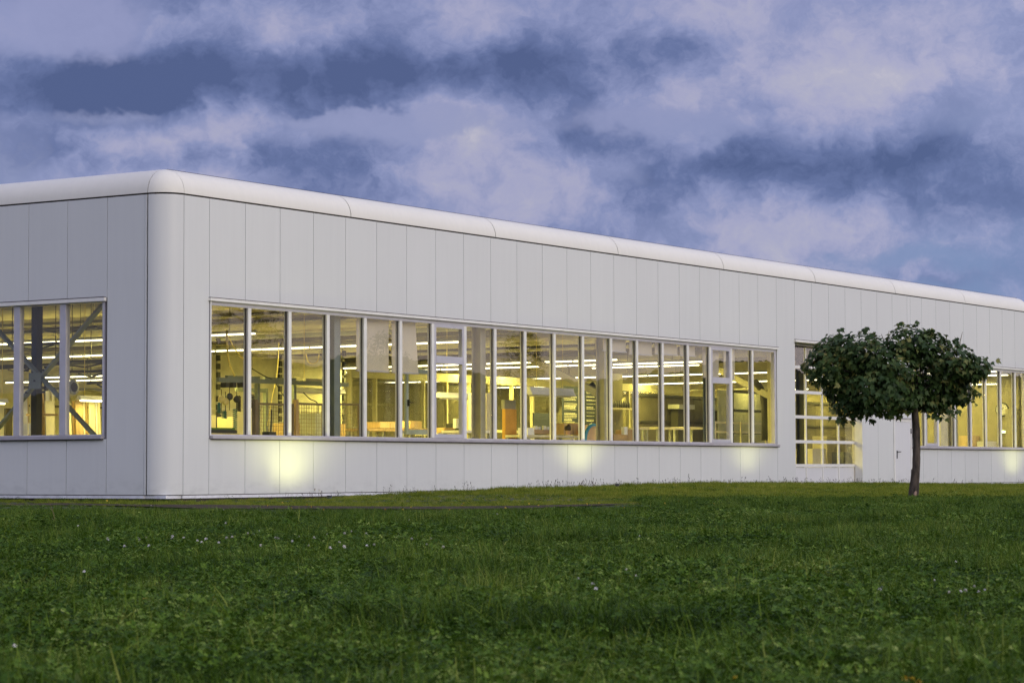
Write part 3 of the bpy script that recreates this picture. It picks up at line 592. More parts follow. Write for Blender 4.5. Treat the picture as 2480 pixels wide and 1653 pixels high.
c = onY(177, 937, 4.6); g = empty('wall_gauge', c, 'round gauge above the leaning boards left of the corner', 'gauge'); MB().lathe([(.0, -.03), (.16, -.03), (.17, 0), (.14, .01)], c, 'Y', 16).build('gauge_body', GREYM, g); MB().lathe([(0, -.035), (.11, -.036)], c, 'Y', 16).build('gauge_face', DARKM, g)
for i, (px, py, w) in enumerate(((45, 838, 90), (150, 880, 120), (20, 893, 60), (190, 903, 70), (110, 800, 110), (235, 930, 40))):
    p = onX(px, py, 3.4+.6*i); q = p + Vector((0, -w*.012, 0)); s = empty('cable_carrier', p, ('long dark cable carrier', 'thin dark cable carrier', 'short dark cable carrier', 'dark cable carrier with a bent end', 'upper dark cable carrier', 'small dark cable carrier')[i]+' under the roof behind the left window', 'cable carrier')
    MB().box(p.x-.04, p.x+.04, q.y-.3, p.y+.3, p.z, p.z+.06).build('tray', STEELD, s); MB().tube([p+Vector((0, 0, -.02)), (p+q)/2+Vector((0, 0, -.10)), q], .02, 6).build('cable', DARKM, s)
    for y in (p.y+.2, q.y-.2): MB().bar((p.x, y, p.z+.06), (p.x, y, 4.65), .014).build('hanger', STEELD, s)

# ------------------------------------------------------------------ things behind the ribbon window
gn = empty('gantry_rail', (4, 3, 0), 'grey gantry rail on posts behind the first four panes', 'gantry')
a, b = onY(527, 919, 3.0), onY(842, 931, 3.0)
MB().bar(a, b, .07, .10).build('rail', STEELG, gn)
for px, t in ((623, 911), (711, 915), (806, 918), (643, 940)):
    p = onY(px, t, 3.25 if px != 643 else 4.6); q = .045 if px != 643 else .04; MB().box(p.x-q, p.x+q, p.y-.05, p.y+.05, -.02, p.z).build('post', STEELG, gn); MB().box(p.x-1.1, p.x-q-.001, p.y-.04, p.y+.04, p.z-.10, p.z-.01).build('arm', STEELG if px != 806 else STEELY, gn)
for px in (545, 562, 585): p = onY(px, 925, 3.0); MB().box(p.x-.06, p.x+.06, 2.92, 3.08, p.z-.12, p.z-.01).build('trolley', DARKM, gn)
def coil(px, py0, py1, Y, r, n, m, label, name='spiral_hose'):
    a = onY(px, py0, Y); b = onY(px, py1, Y); pts = []
    for i in range(n*8+1): t = i/(n*8); an = 2*math.pi*n*t; pts.append(a.lerp(b, t)+Vector((r*math.cos(an), r*math.sin(an), 0)))
    MB().tube(pts, .010, 5).build(name, m, None, a, label=label, cat='hose')
coil(578, 958, 996, 2.9, .05, 12, DARKM, 'black spiral hose hanging from the gantry'); coil(569, 990, 1038, 2.8, .05, 10, TEALH, 'long teal spiral hose hanging beside the gantry post'); coil(543, 995, 1013, 2.8, .06, 5, TEALH, 'short thick teal spiral hose'); coil(530, 975, 1000, 2.8, .04, 8, TEALH, 'thin teal spiral hose nearest the rounded corner'); coil(612, 955, 988, 2.8, .04, 9, DARKM, 'dark spiral hose at the first mullion')
def hang(pts, Y, r, m, label, name='cable', cat='cable'):
    P = [onY(x, y, Y) for x, y in pts]; Q = []
    for i in range(len(P)-1):
        p0, p1, p2, p3 = P[max(i-1, 0)], P[i], P[i+1], P[min(i+2, len(P)-1)]
        for k in range(6):
            t = k/6; Q.append(0.5*((2*p1)+(p2-p0)*t+(2*p0-5*p1+4*p2-p3)*t*t+(3*p1-p0-3*p2+p3)*t**3))
    Q.append(P[-1]); MB().tube(Q, r, 6).build(name, m, None, P[0], label=label, cat=cat)
hang([(549, 800), (551, 850), (556, 880), (568, 910)], 3.2, .024, YEL, 'thick yellow hose hanging down behind the first pane', 'air_hose', 'hose'); hang([(553, 813), (570, 846), (595, 876)], 3.2, .016, YEL, 'thin yellow hose running aslant behind the first pane', 'air_hose', 'hose')
hang([(610, 892), (640, 910), (663, 922), (690, 962), (720, 994)], 3.1, .012, DARKM, 'black cable sagging from the gantry across the mesh fence'); hang([(741, 857), (746, 874), (757, 880), (769, 874), (773, 857)], 3.6, .016, YEL, 'white cable loop below the roof duct in the third pane')
hang([(676, 828), (672, 900), (660, 960), (648, 1030)], 3.3, .010, YEL, 'thin straight cord hanging behind the second pane'); hang([(735, 950), (750, 965), (768, 975), (770, 1000)], 3.2, .013, DARKM, 'dark cable hanging from the tube lamp behind the fence')
for i, (px, py) in enumerate(((536, 966), (546, 972), (573, 966), (556, 960))):
    c = onY(px, py, 2.85); s = empty('spring_balancer', c, ('first spring balancer from the rounded corner', 'second spring balancer from the rounded corner', 'spring balancer nearest the first mullion', 'small spring balancer between the others')[i]+' on the gantry', 'balancer')
    MB().lathe([(.02, -.04), (.075, -.035), (.085, 0), (.075, .035), (.02, .04)], c, 'Y', 14).build('drum', YEL if i < 2 else DARKM, s); MB().bar(c+Vector((0, 0, .08)), c+Vector((0, 0, .22)), .012).build('hook', DARKM, s); MB().bar(c-Vector((0, 0, .08)), c-Vector((0, 0, .30)), .012).build('wire', DARKM, s)
mf = empty('mesh_fence', (3, 2.3, 0), 'brown framed wire mesh fence standing behind the second to fourth pane', 'fence')
fx = [618, 716, 790, 876]
for k, (p0, p1) in enumerate(zip(fx, fx[1:])):
    Y = 2.3; a = onY(p0+4, 972, Y); b = onY(p1-4, 976, Y); zt = a.z-.02
    MB().box(a.x, a.x+.045, Y, Y+.04, .1, zt).box(b.x-.045, b.x, Y, Y+.04, .1, zt).box(a.x+.0455, b.x-.0455, Y, Y+.04, zt-.05, zt).build('fence_frame', BROWNF, mf)
    mb = MB(); n = int((b.x-a.x)/.085)
    for i in range(1, n): x = a.x+(b.x-a.x)*i/n; mb.box(x-.004, x+.004, Y+.016, Y+.024, .1, zt-.05)
    z = .2
    while z < zt-.06: mb.box(a.x+.046, b.x-.046, Y+.0245, Y+.0325, z-.004, z+.004); z += .085
    w = mb.build('wire_mesh', BROWNF, mf); w['kind'] = 'stuff'
for p0 in fx: p = onY(p0, 970, 2.32); MB().box(p.x-.05, p.x+.05, 2.27, 2.37, -.02, p.z+.03).build('fence_post', WOOD if p0 in (716,) else BROWNF, mf)
mc = empty('roller_conveyor', onY(510, 1050, 2.4), 'dark roller conveyor end in the lower corner of the first pane', 'conveyor'); a, b = onY(500, 1046, 2.4), onY(566, 1050, 2.4)
MB().box(a.x-.2, b.x, 2.3, 3.0, a.z-.1, a.z+.06).build('bed', DARKM, mc); MB().box(a.x-.2, b.x, 2.22, 2.298, a.z-.14, a.z-.02).build('side_rail', YEL, mc); MB().box(a.x-.2, b.x-.03, 2.32, 2.98, a.z+.061, a.z+.10).build('green_mat', mat('green_mat', (.12, .22, .03), .7), mc)
for x in (a.x+.1, b.x-.1): MB().box(x-.03, x+.03, 2.4, 2.46, -.02, a.z-.141).build('leg', GREYM, mc)
for i, (p0, p1, t, m, n, cat, lab) in enumerate((
        (566, 596, 1009, CREAM, 'cabinet', 'cabinet', 'low cream cabinet at the first mullion'), (512, 523, 1004, CREAM, 'cabinet', 'cabinet', 'narrow cream cabinet behind the roller conveyor'), (524, 536, 1003, NAVY, 'cabinet', 'cabinet', 'dark cabinet with a screen behind the roller conveyor'),
        (700, 727, 1024, WOOD, 'crate', 'crate', 'brown slatted crate behind the mesh fence'), (764, 790, 1000, GREYM, 'machine', 'machine', 'grey machine behind the mesh fence'), (797, 838, 1026, WOOD, 'crate', 'crate', 'long brown crate left of the grey green column'),
        (1118, 1122, 1025, DARKM, 'post', 'post', 'dark post behind the first casement'))):
    Y = 4.4 + .3*(i % 3)
    pthing(n, m, p0, p1, t, 1060, Y, .5, lab, cat, True)
t = empty('floor_fan', onY(656, 1052, 2.0), 'black machine foot with a thin upright rod in the second pane', 'machine'); p = onY(656, 1048, 2.0); MB().box(p.x-.12, p.x+.12, 1.95, 2.15, -.02, p.z+.03).build('foot', DARKM, t); MB().bar(p+Vector((0, 0, .03)), onY(658, 992, 2.0), .022).build('rod', DARKM, t)
# shelves of cardboard boxes, workbenches, boards
for i, (p0, p1, t, b, m, Y, d, n, cat, lab) in enumerate((
        (920, 944, 1021, 1036, BIRCHW, 4.0, .5, 'cardboard_box', 'box', 'left pale cardboard box on the bench below the first blind'), (945, 965, 1021, 1036, BIRCHW, 4.0, .5, 'cardboard_box', 'box', 'right pale cardboard box on the bench below the first blind'), (994, 1022, 1019, 1036, BIRCHW, 4.0, .5, 'cardboard_box', 'box', 'pale cardboard box seen through the open inner casement'),
        (1076, 1102, 1035, 1046, CARD, 3.2, .5, 'cardboard_box', 'box', 'flat brown cardboard box in the first opening casement'), (1105, 1112, 1013, 1036, PAPER, 3.1, .1, 'paper_roll', 'roll', 'upright white paper roll in the first opening casement'),
        (1141, 1174, 951, 1042, WHITEB, 2.2, .08, 'white_board', 'board', 'tall white board standing right of the first opening casement'), (1178, 1188, 951, 1040, CREAM, 2.6, .08, 'cream_board', 'board', 'tall narrow cream board beside the tall white board'), (1224, 1251, 990, 1042, ORANGE, 2.6, .1, 'orange_board', 'board', 'orange brown board left of the cream column'), (1222, 1250, 968, 990, GREYM, 3.0, .1, 'monitor', 'monitor', 'grey screen above the orange brown board'),
        (1278, 1294, 1035, 1062, PAPER, 2.0, .3, 'paper_stack', 'paper stack', 'stack of white sheets at the left end of the work table'), (1294, 1342, 1040, 1050, CARD, 2.4, .4, 'cardboard_tray', 'tray', 'long brown tray of white rolls on the work table'),
        (1366, 1387, 1025, 1052, CARD, 3.0, .4, 'cardboard_box', 'box', 'brown cardboard box behind the head of the person'), (1388, 1404, 1025, 1052, CARD, 3.05, .4, 'cardboard_box', 'box', 'brown cardboard box right of the person'),
        (1487, 1520, 1051, 1066, CARD, 2.2, .4, 'cardboard_box', 'box', 'flat brown cardboard box right of the knee braced column'), (1521, 1539, 1040, 1066, CARD, 2.25, .4, 'cardboard_box', 'box', 'tall brown cardboard box right of the knee braced column'), (1512, 1520, 1033, 1052, PAPER, 2.1, .1, 'paper_roll', 'roll', 'upright white roll right of the knee braced column'),
        (2354, 2414, 1055, 1084, BIRCHW, 2.0, .5, 'wooden_cabinet', 'cabinet', 'birch cabinet below the wall clock'), (2392, 2414, 1068, 1084, WHITEB, 1.2, .4, 'white_box', 'box', 'larger white box in front of the birch cabinet'), (2432, 2442, 1068, 1084, WHITEB, 1.2, .4, 'white_box', 'box', 'narrow white box right of the birch cabinet'))):
    pthing(n, m, p0, p1, t, b, Y, d, lab, cat, floor=(n in ('wooden_cabinet', 'white_board', 'cream_board', 'orange_board', 'white_box')))
def bench(px0, px1, py, Y, m, label, dep=.7, legs=True):
    a, b = onY(px0, py, Y), onY(px1, py, Y); e = empty('workbench', (a.x, Y, -.02), label, 'workbench')
    MB().box(a.x, b.x, Y, Y+dep, a.z-.06, a.z).build('bench_top', m, e)
    for x in (a.x+.06, b.x-.06):
        for y in (Y+.06, Y+dep-.06): MB().box(x-.03, x+.03, y-.03, y+.03, -.02, a.z-.0605).build('leg', GREYM, e)
    return e
bench(892, 966, 1036.5, 3.8, WOOD, 'wooden workbench with cardboard boxes below the first blind'); bench(976, 1046, 1036.5, 3.8, WOOD, 'wooden workbench seen through the open inner casement'); bench(1126, 1192, 1041, 1.6, WHITEB, 'white workbench right of the first opening casement'); bench(1278, 1408, 1052, 1.9, CREAM, 'long work table below the big white hanging lamp'); bench(1060, 1118, 1047, 3.0, CREAM, 'low cream bench in the first opening casement')
for i, px in enumerate((1299, 1307, 1320, 1328)): pthing('white_roll', PAPER, px-2.5, px+2.5, 1031 + (i % 2)*2, 1041, 2.5, .06, 'small white roll, '+ORD[i]+' from the left in the brown tray on the work table', 'roll', group='white rolls in the brown tray')
for i, (p0, p1, t, b, lab) in enumerate(((1293, 1338, 1000, 1046, 'dark blue display board behind the rolls on the work table'), (1364, 1402, 935, 1022, 'left dark board with lines of small print behind the big hanging lamp'), (1418, 1452, 937, 1062, 'right dark board with lines of small print left of the knee braced column'))):
    Y = 7.5; xm = (p0+p1)/2; x0, x1 = onY(p0, 990, Y).x, onY(p1, 990, Y).x; z0, z1 = onY(xm, b, Y).z, onY(xm, t, Y).z
    e = MB().box(x0, x1, Y, Y+.05, z0, z1).build('notice_board', NAVY, None, (x0, Y, z0), label=lab, cat='board')
    if i:
        z = z1-.12; mb = MB()
        while z > z1-1.15:
            w = random.uniform(.5, .95); h = .016 if random.random() < .7 else .03
            x = x0+.06
            while x < x0+.06+(x1-x0-.12)*w: l = random.uniform(.03, .12); mb.box(x, x+l, Y-.006, Y-.001, z, z+h); x += l+.02
            z -= random.choice((.045, .045, .11))
        o = mb.build('print_lines', mat('print_grey', (.45, .44, .38), .6), e, (x0, Y, z0)); o['kind'] = 'stuff'
# cable reel
c = onY(1430, 1056, 2.6); e = empty('cable_reel', (c.x, 2.6, 0), 'big cable reel with peach sides and a blue rim right of the person', 'cable reel')
for y, n in ((2.5, 'front_disc'), (2.95, 'rear_disc')): MB().lathe([(0, -.02), (.44, -.02), (.44, .02), (0, .02)], (c.x+(y-2.5)*.75, y, c.z-.12), 'Y', 32).build(n, PEACH, e)
MB().lathe([(.40, -.03), (.475, -.03), (.475, .03), (.40, .03), (.40, -.03)], (c.x, 2.5, c.z-.12), 'Y', 32, False).build('blue_rim', BLUER, e); MB().lathe([(.2, 2.53), (.2, 2.92)], (c.x+.12, 0, c.z-.12), 'Y', 20).build('core', CARD, e); MB().box(c.x-.3, c.x+.6, 2.45, 3.0, -.02, c.z-.60).build('stand', STEELD, e)
# row of bottles on a shelf
sh = empty('bottle_shelf', onY(1486, 986, 4.0), 'wall shelf with a row of dark bottles right of the knee braced column', 'shelf'); a, b = onY(1484, 986, 4.0), onY(1533, 986, 4.0); MB().box(a.x, b.x, 4.0, 4.3, a.z-.05, a.z).build('shelf_board', STEELY, sh); MB().box(a.x, b.x, 4.35, 4.4, a.z-1.2, a.z+1.0).build('shelf_back', OLIVE, sh)
for i in range(9):
    x = a.x+(b.x-a.x)*(i+.5)/9; MB().lathe([(.0, 0), (.05, 0), (.05, .13), (.02, .17), (.02, .21), (0, .21)], (x, 4.12, a.z+.002), 'Z', 10).build('bottle', DARKM, None, (x, 4.12, a.z), label='dark bottle, '+ORD[i]+' from the left in the row on the wall shelf', cat='bottle', group='bottles on the wall shelf')
# tables with pipework and handrail in the right panes
for i, (p0, p1, py, Y) in enumerate(((1549, 1573, 1034, 2.6), (1594, 1664, 1033, 2.8), (1670, 1716, 1033, 2.8))): bench(p0, p1, py, Y, CREAM, ('small cream table in the first pane with a half-lowered blind', 'cream table between two mullions right of the shelf of bottles', 'cream table left of the second opening casement')[i], .6)
hr = empty('handrail', (24, 1.8, 0), 'yellow handrail with two bars in the last panes of the ribbon window', 'handrail')
a, b = onY(1728, 1022, 1.8), onY(1852, 1020, 1.8)
for dz in (0, -.27): MB().box(a.x, b.x, 1.78, 1.83, a.z+dz-.03, a.z+dz+.03).build('bar', STEELY, hr)
for x in (a.x+.03, (a.x+b.x)/2, b.x): MB().box(x-.03, x+.03, 1.74, 1.779, -.02, a.z+.03).build('post', STEELY, hr)
MB().tube([onY(1828, 924, .95), onY(1838, 934, .9), onY(1848, 952, .85), onY(1852, 985, .85), onY(1852, 1066, .85)], .10, 14).build('elbow_duct', STEELD, None, onY(1852, 1066, .85), label='dark bent exhaust duct at the right end of the ribbon window', cat='duct')
MB().tube([onY(1430, 930, 1.1), onY(1444, 945, 1.0), onY(1456, 965, .95), onY(1458, 1000, .95), onY(1458, 1066, .95)], .09, 14).build('elbow_duct', STEELD, None, onY(1458, 1066, .95), label='dark bent exhaust duct left of the knee braced column', cat='duct')
# open inner casement
e = empty('inner_casement', onY(980, 1050, .7), 'grey green inner casement standing open behind the sixth pane', 'window'); X0, X1 = onY(981, 980, .7).x, onY(1043, 980, .7).x; z0, z1 = onY(1010, 1052, .7).z, onY(1010, 894, .7).z
ICM = mat('casement_grey', (.36, .41, .38), .5)
MB().box(X0, X0+.09, .66, .72, z0, z1).box(X1-.09, X1, .66, .72, z0, z1).box(X0+.0905, X1-.0905, .66, .72, z0, z0+.12).box(X0+.0905, X1-.0905, .66, .72, z1-.10, z1).build('sash', ICM, e); MB().box(X0+.091, X1-.091, .685, .691, z0+.121, z1-.101).build('pane', GLASS, e); MB().box(X0+.03, X0+.055, .60, .659, 1.95, 2.1).box(X0+.03, X0+.18, .585, .599, 2.02, 2.045).build('handle', BLACKP, e)
# roller blinds
def blind_mat():
    m = bpy.data.materials.new('blind_fabric'); m.use_nodes = True; t = NT(m.node_tree); t.n.clear()
    d = t.new('ShaderNodeBsdfDiffuse'); d.inputs[0].default_value = (.85, .80, .70, 1); tr = t.new('ShaderNodeBsdfTranslucent'); tr.inputs[0].default_value = (.80, .75, .64, 1)
    mx = t.new('ShaderNodeMixShader'); mx.inputs[0].default_value = .42; t.l.new(d.outputs[0], mx.inputs[1]); t.l.new(tr.outputs[0], mx.inputs[2]); o = t.new('ShaderNodeOutputMaterial'); t.l.new(mx.outputs[0], o.inputs[0]); return m
BLIND = blind_mat()
BL = [(5, 0, 897, 1.0, 'long beige roller blind in the fifth pane, fully covering its top'), (6, 0, 901, .80, 'long beige roller blind in the sixth pane with a slanted right edge'), (13, 0, 849, 1.0, 'short roller blind in the leftmost of three panes with short blinds'), (14, 0, 857, 1.0, 'short roller blind in the middle of three panes with short blinds'), (15, 0, 857, 1.0, 'short roller blind in the rightmost of three panes with short blinds'),
      (16, 0, 860, .78, 'short roller blind left of the second opening casement'), (17, 0, 913, .9, 'roller blind filling the upper part of the second opening casement'), (18, 0, 916, .58, 'narrow roller blind right of the second opening casement')]
ED = [1.225]+M1+[26.32]
for k, _, py, wf, lab in BL:
    a, b = ED[k-1]+.07, ED[k]-.07; b = a+(b-a)*wf; Y = .30; px = proj(((a+b)/2, Y, 3))[0]; zb = onY(px, py, Y).z; n = 14; mb = MB(); e = empty('roller_blind', (a, Y, 3.9), lab, 'roller blind')
    sl = .12 if k == 6 else 0
    for s in (0, .002):
        for i in range(n):
            x0, x1 = a+(b-a)*i/n, a+(b-a)*(i+1)/n; f = lambda x: Y+s+.012*math.sin(x*9+k)
            mb.face([(x0, f(x0), zb), (x1+sl*(i == n-1), f(x1), zb), (x1, f(x1), 3.9), (x0, f(x0), 3.9)], True)
    mb.build('fabric', BLIND, e); MB().box(a-.01, b+.01+sl, Y-.02, Y+.025, zb-.03, zb-.001).build('bottom_bar', ALU, e); MB().tube([(a, Y+.04, 3.94), (b, Y+.04, 3.94)], .03, 10).build('roller', ALU, e)
# gate room
for i, (p0, p1, t, Y, m, lab) in enumerate(((1934, 1943, 1086, 1.2, CREAM, 'narrow cream cabinet at the left edge of the gate'), (1942, 1968, 1086, 1.6, GREYM, 'grey open cabinet low behind the gate'), (1968, 2000, 1086, 1.3, CREAM, 'low cream cabinet in the middle of the gate'), (2003, 2050, 1056, 1.5, CREAM, 'tall cream cabinet behind the right half of the gate'), (2043, 2068, 1094, 1.1, GREYM, 'low grey counter at the right edge of the gate'))): pthing('cabinet', m, p0, p1, t, 1130, Y, .5, lab, 'cabinet', True)
pthing('bottle', PAPER, 2056, 2060, 1081, 1093.5, 1.3, .06, 'white bottle on the low grey counter behind the gate', 'bottle'); pthing('paper_sheet', PAPER, 2060, 2066, 1095, 1107, 1.05, .01, 'white sheet hanging from the low grey counter behind the gate', 'sheet')
sg = empty('shelf_rack', (30, 4.5, 0), 'dark shelf frame seen through the upper fields of the gate', 'rack')
for x in (32.2, 33.6, 35.0, 36.4): box('upright', STEELD, sg, x, x+.08, 4.5, 4.6, -.02, 3.0)
for z in (1.6, 2.3, 2.9): box('shelf_beam', STEELD, sg, 32.2, 36.48, 4.4, 4.499, z, z+.08)
box('rear_sheet', GREYM, sg, 32.2, 36.4, 5.0, 5.05, 0, 3.0)
# things behind the window right of the tree
pl = empty('yellow_partition', onY(2290, 1080, 1.4), 'pale yellow partition with a grey edge behind the casement right of the tree', 'partition'); pbox('face', INWALL, pl, 2277, 2300, 870, 1082, 1.4, .1); pbox('edge', GREYM, pl, 2300, 2308, 870, 1082, 1.45, .1)
EW = onX(2427, 991, 46.37); ck = empty('wall_clock', EW, 'large round white wall clock on the end wall right of the tree', 'clock')
MB().lathe([(0, -.03), (.225, -.03), (.235, -.05), (.245, -.03), (.245, .02), (0, .02)], EW, 'X', 32).build('case', DARKM, ck); MB().lathe([(0, -.032), (.215, -.033)], EW, 'X', 32).build('dial', PAPER, ck)
mb = MB()
for h in range(12): an = 2*math.pi*h/12; d = Vector((0, math.sin(an), math.cos(an))); mb.bar(EW+d*.165+Vector((-.036, 0, 0)), EW+d*.20+Vector((-.036, 0, 0)), .018, .004, (1, 0, 0))
mb.build('hour_marks', DARKM, ck)
for an, l, w in ((rad(52), .11, .018), (rad(-2), .17, .013)): MB().bar(EW+Vector((-.04, 0, 0)), EW+Vector((-.04, -math.sin(an)*l, math.cos(an)*l)), w, .004, (1, 0, 0)).build('hand', DARKM, ck)
c = onX(2451.5, 1029, 46.36); s = MB().box(c.x, c.x+.02, c.y-.10, c.y+.10, c.z-.10, c.z+.10).build('fire_hose_sign', REDP, None, c, label='small red square fire hose sign below the clock', cat='sign')
mb = MB().tube([(c.x-.004, c.y+.055*math.cos(a), c.z+.03+.055*math.sin(a)) for a in [i*.42 for i in range(16)]], .009, 5).bar((c.x-.004, c.y-.02, c.z-.075), (c.x-.004, c.y+.03, c.z+.02), .014, .006, (1, 0, 0)); mb.build('hose_symbol', PAPER, s)
c = onX(2451.5, 1044, 46.36); MB().box(c.x, c.x+.02, c.y-.11, c.y+.11, c.z-.05, c.z+.05).build('notice_plate', GREYM, None, c, label='small grey plate below the red sign', cat='sign')
c = onX(2428, 1045, 46.3); ex = empty('exit_lamp', c, 'lit greenish exit lamp on the end wall below the clock', 'lamp'); MB().box(c.x, c.x+.06, c.y-.17, c.y+.17, c.z-.05, c.z+.05).build('lamp_body', GREYM, ex); MB().box(c.x-.02, c.x-.001, c.y-.15, c.y+.15, c.z-.04, c.z+.04).build('diffuser', mat('exit_glow', (.8, .9, .7), .5, emit=((.75, 1.0, .45), 5.0)), ex)
MB().box(46.2, 46.39, onX(2451, 1000, 46.3).y-.22, onX(2451, 1000, 46.3).y+.22, 0, 2.6).build('pilaster', STEELY, HALL)
for y in (3.2, 6.6): MB().box(46.32, 46.395, y, y+.06, 0, 5.3).build('wall_conduit', DARKM, HALL)
# person behind the work table: only head and shoulders show above the sill
def person():
    c = onY(1373, 1040, 2.75); x, y, H = c.x, c.y, c.z+.115
    e = empty('person', (x, y, -.02), 'person in a pale shirt behind the ribbon window sill, head turned right', 'person')
    SK = mat('skin', (.55, .34, .23), .55); HAIR = mat('dark_hair', (.045, .028, .015), .6); SHIRT = mat('pale_shirt', (.62, .58, .48), .8); TR = mat('dark_trousers', (.05, .05, .06), .8)
    k = H/1.70
    V = {'pel': (0, 0, .95, .14, .11), 'wai': (.01, 0, 1.10, .135, .10), 'che': (.02, 0, 1.28, .155, .115), 'nek0': (.03, 0, 1.42, .075, .065), 'nek': (.05, 0, 1.48, .055, .055), 'hd1': (.075, 0, 1.555, .075, .068), 'hd2': (.07, 0, 1.63, .088, .078), 'hd3': (.06, 0, 1.67, .055, .055),
         'shl': (.02, .16, 1.38, .065, .065), 'ell': (.07, .23, 1.12, .045, .045), 'wrl': (.26, .20, 1.02, .032, .030), 'hal': (.34, .17, 1.03, .034, .02), 'shr': (.02, -.16, 1.38, .065, .065), 'elr': (.07, -.23, 1.12, .045, .045), 'wrr': (.26, -.20, 1.02, .032, .03), 'har': (.34, -.17, 1.03, .034, .02),
         'hpl': (0, .09, .88, .09, .09), 'knl': (.02, .10, .50, .06, .06), 'anl': (-.01, .10, .09, .042, .042), 'tol': (.14, .12, .03, .035, .028), 'hpr': (0, -.09, .88, .09, .09), 'knr': (.02, -.10, .50, .06, .06), 'anr': (-.01, -.10, .09, .042, .042), 'tor': (.14, -.12, .03, .035, .028)}
    E = [('pel', 'wai'), ('wai', 'che'), ('che', 'nek0'), ('nek0', 'nek'), ('nek', 'hd1'), ('hd1', 'hd2'), ('hd2', 'hd3'), ('che', 'shl'), ('shl', 'ell'), ('ell', 'wrl'), ('wrl', 'hal'), ('che', 'shr'), ('shr', 'elr'), ('elr', 'wrr'), ('wrr', 'har'), ('pel', 'hpl'), ('hpl', 'knl'), ('knl', 'anl'), ('anl', 'tol'), ('pel', 'hpr'), ('hpr', 'knr'), ('knr', 'anr'), ('anr', 'tor')]
    for side in (1, -1):      # five fingers per hand
        h = 'hal' if side > 0 else 'har'; hx, hy, hz = V[h][:3]
        for f, (dy, l) in enumerate(((.030, .055), (.012, .075), (-.008, .08), (-.026, .07), (-.040, .055))):
            n1, n2 = f'f{side}{f}a', f'f{side}{f}b'; th = f == 0
            V[n1] = (hx+.03-(.03 if th else 0), hy-side*dy*.9*(1 if not th else -1.1), hz+.0, .009, .009); V[n2] = (hx+.03+l*(.7 if not th else .5), hy-side*dy*(1.1 if not th else -1.6), hz-.03, .008, .008); E += [(h, n1), (n1, n2)]
    names = list(V); me = bpy.data.meshes.new('body'); me.from_pydata([(v[0]*k, v[1]*k, v[2]*k) for v in V.values()], [(names.index(a), names.index(b)) for a, b in E], [])
    for m_ in (SHIRT, SK, TR): me.materials.append(m_)
    o = bpy.data.objects.new('body', me); place(o, e, (x, y, -.02)); sk = o.modifiers.new('skin', 'SKIN'); su = o.modifiers.new('sub', 'SUBSURF'); su.levels = su.render_levels = 2
    for i, n in enumerate(names): me.skin_vertices[0].data[i].radius = (V[n][3]*k, V[n][4]*k); me.skin_vertices[0].data[i].use_root = (n == 'pel')
    dg = bpy.context.evaluated_depsgraph_get(); bm = bpy.data.meshes.new_from_object(o.evaluated_get(dg)); o.modifiers.clear(); o.data = bm; bm.materials.clear()
    for m_ in (SHIRT, SK, TR): bm.materials.append(m_)
    for p in bm.polygons:
        z = p.center.z/k; p.use_smooth = True; p.material_index = 1 if (z > 1.46 or (p.center.x > .24*k and .9 < z < 1.1)) else (2 if z < .93 else 0)
    hb = MB(); hc = Vector((x+.055*k, y, -.02+1.625*k))
    for i in range(8):
        for j in range(14):
            def pt(a, b):
                th, ph = math.pi*a/8*.62, 2*math.pi*b/14; fr = max(0, math.cos(ph)); d = Vector((math.sin(th)*math.cos(ph), math.sin(th)*math.sin(ph), math.cos(th)*(1-.0)-.0)); s = 1.0+.05*math.sin(5*ph+3*th)
                return hc+Vector((d.x*.103*s-(.012*fr), d.y*.096*s, d.z*.105*s+(.03 if fr > .6 else 0)))*k
            hb.face([pt(i, j), pt(i, j+1), pt(i+1, j+1), pt(i+1, j)], True)
    hb.build('hair', HAIR, e)
    nb = MB().face([hc+Vector((.085, 0, -.02))*k, hc+Vector((.088, .016, -.075))*k, hc+Vector((.112, 0, -.068))*k]) if False else MB()
    nb.v = [tuple(hc+Vector(q)*k) for q in ((.082, 0, -.015), (.08, .018, -.075), (.112, 0, -.07), (.08, -.018, -.075))]; nb.f = [(0, 1, 2), (0, 2, 3), (1, 3, 2)]; nb.sm = [True]*3; nb.build('nose', SK, e)
    for s in (1, -1): MB().lathe([(0, -.004), (.012, -.002), (0, .004)], hc+Vector((.078, s*.032, -.03))*k, 'X', 10).build('eye', DARKM, e); MB().lathe([(.0, -.006), (.03, 0), (.0, .006)], hc+Vector((.015, s*.078, -.045))*k, 'Y', 10).build('ear', SK, e)
    MB().box(hc.x+.086*k, hc.x+.092*k, y-.024, y+.024, hc.z-.112*k, hc.z-.104*k).build('mouth', REDP, e)
person()
# ground lamps at the foot of the wall
for i, (x, pw_) in enumerate(((3.72, 1.0), (15.5, 0.95), (24.56, 0.6), (44.46, 0.85))):
    yl = -1.1; z = ground_z(x, yl)+.10
    e = empty('ground_spotlight', (x, yl, z), ('ground spotlight below the second and third pane', 'ground spotlight below the big cable reel', 'ground spotlight below the right end of the ribbon window', 'ground spotlight below the wall clock')[i]+' washing the wall yellow', 'spotlight', 'ground spotlights along the wall')
    MB().lathe([(.0, -.2), (.05, -.2), (.055, .0), (.045, .0), (.04, -.02), (0, -.02)], (x, yl, z), 'Z', 16).build('housing', BLACKP, e)
    L = bpy.data.lights.new('spot', 'SPOT'); L.energy = (100 if i == 0 else 84)*pw_; L.color = (.95, .95, .36); L.spot_size = rad(154 if i == 0 else 138); L.spot_blend = 1.0; L.shadow_soft_size = .04
    o = bpy.data.objects.new('spot', L); place(o, e, (x, yl, z+.02)); o.rotation_euler = Vector((0, .30, 1.0)).to_track_quat('-Z', 'Y').to_euler()
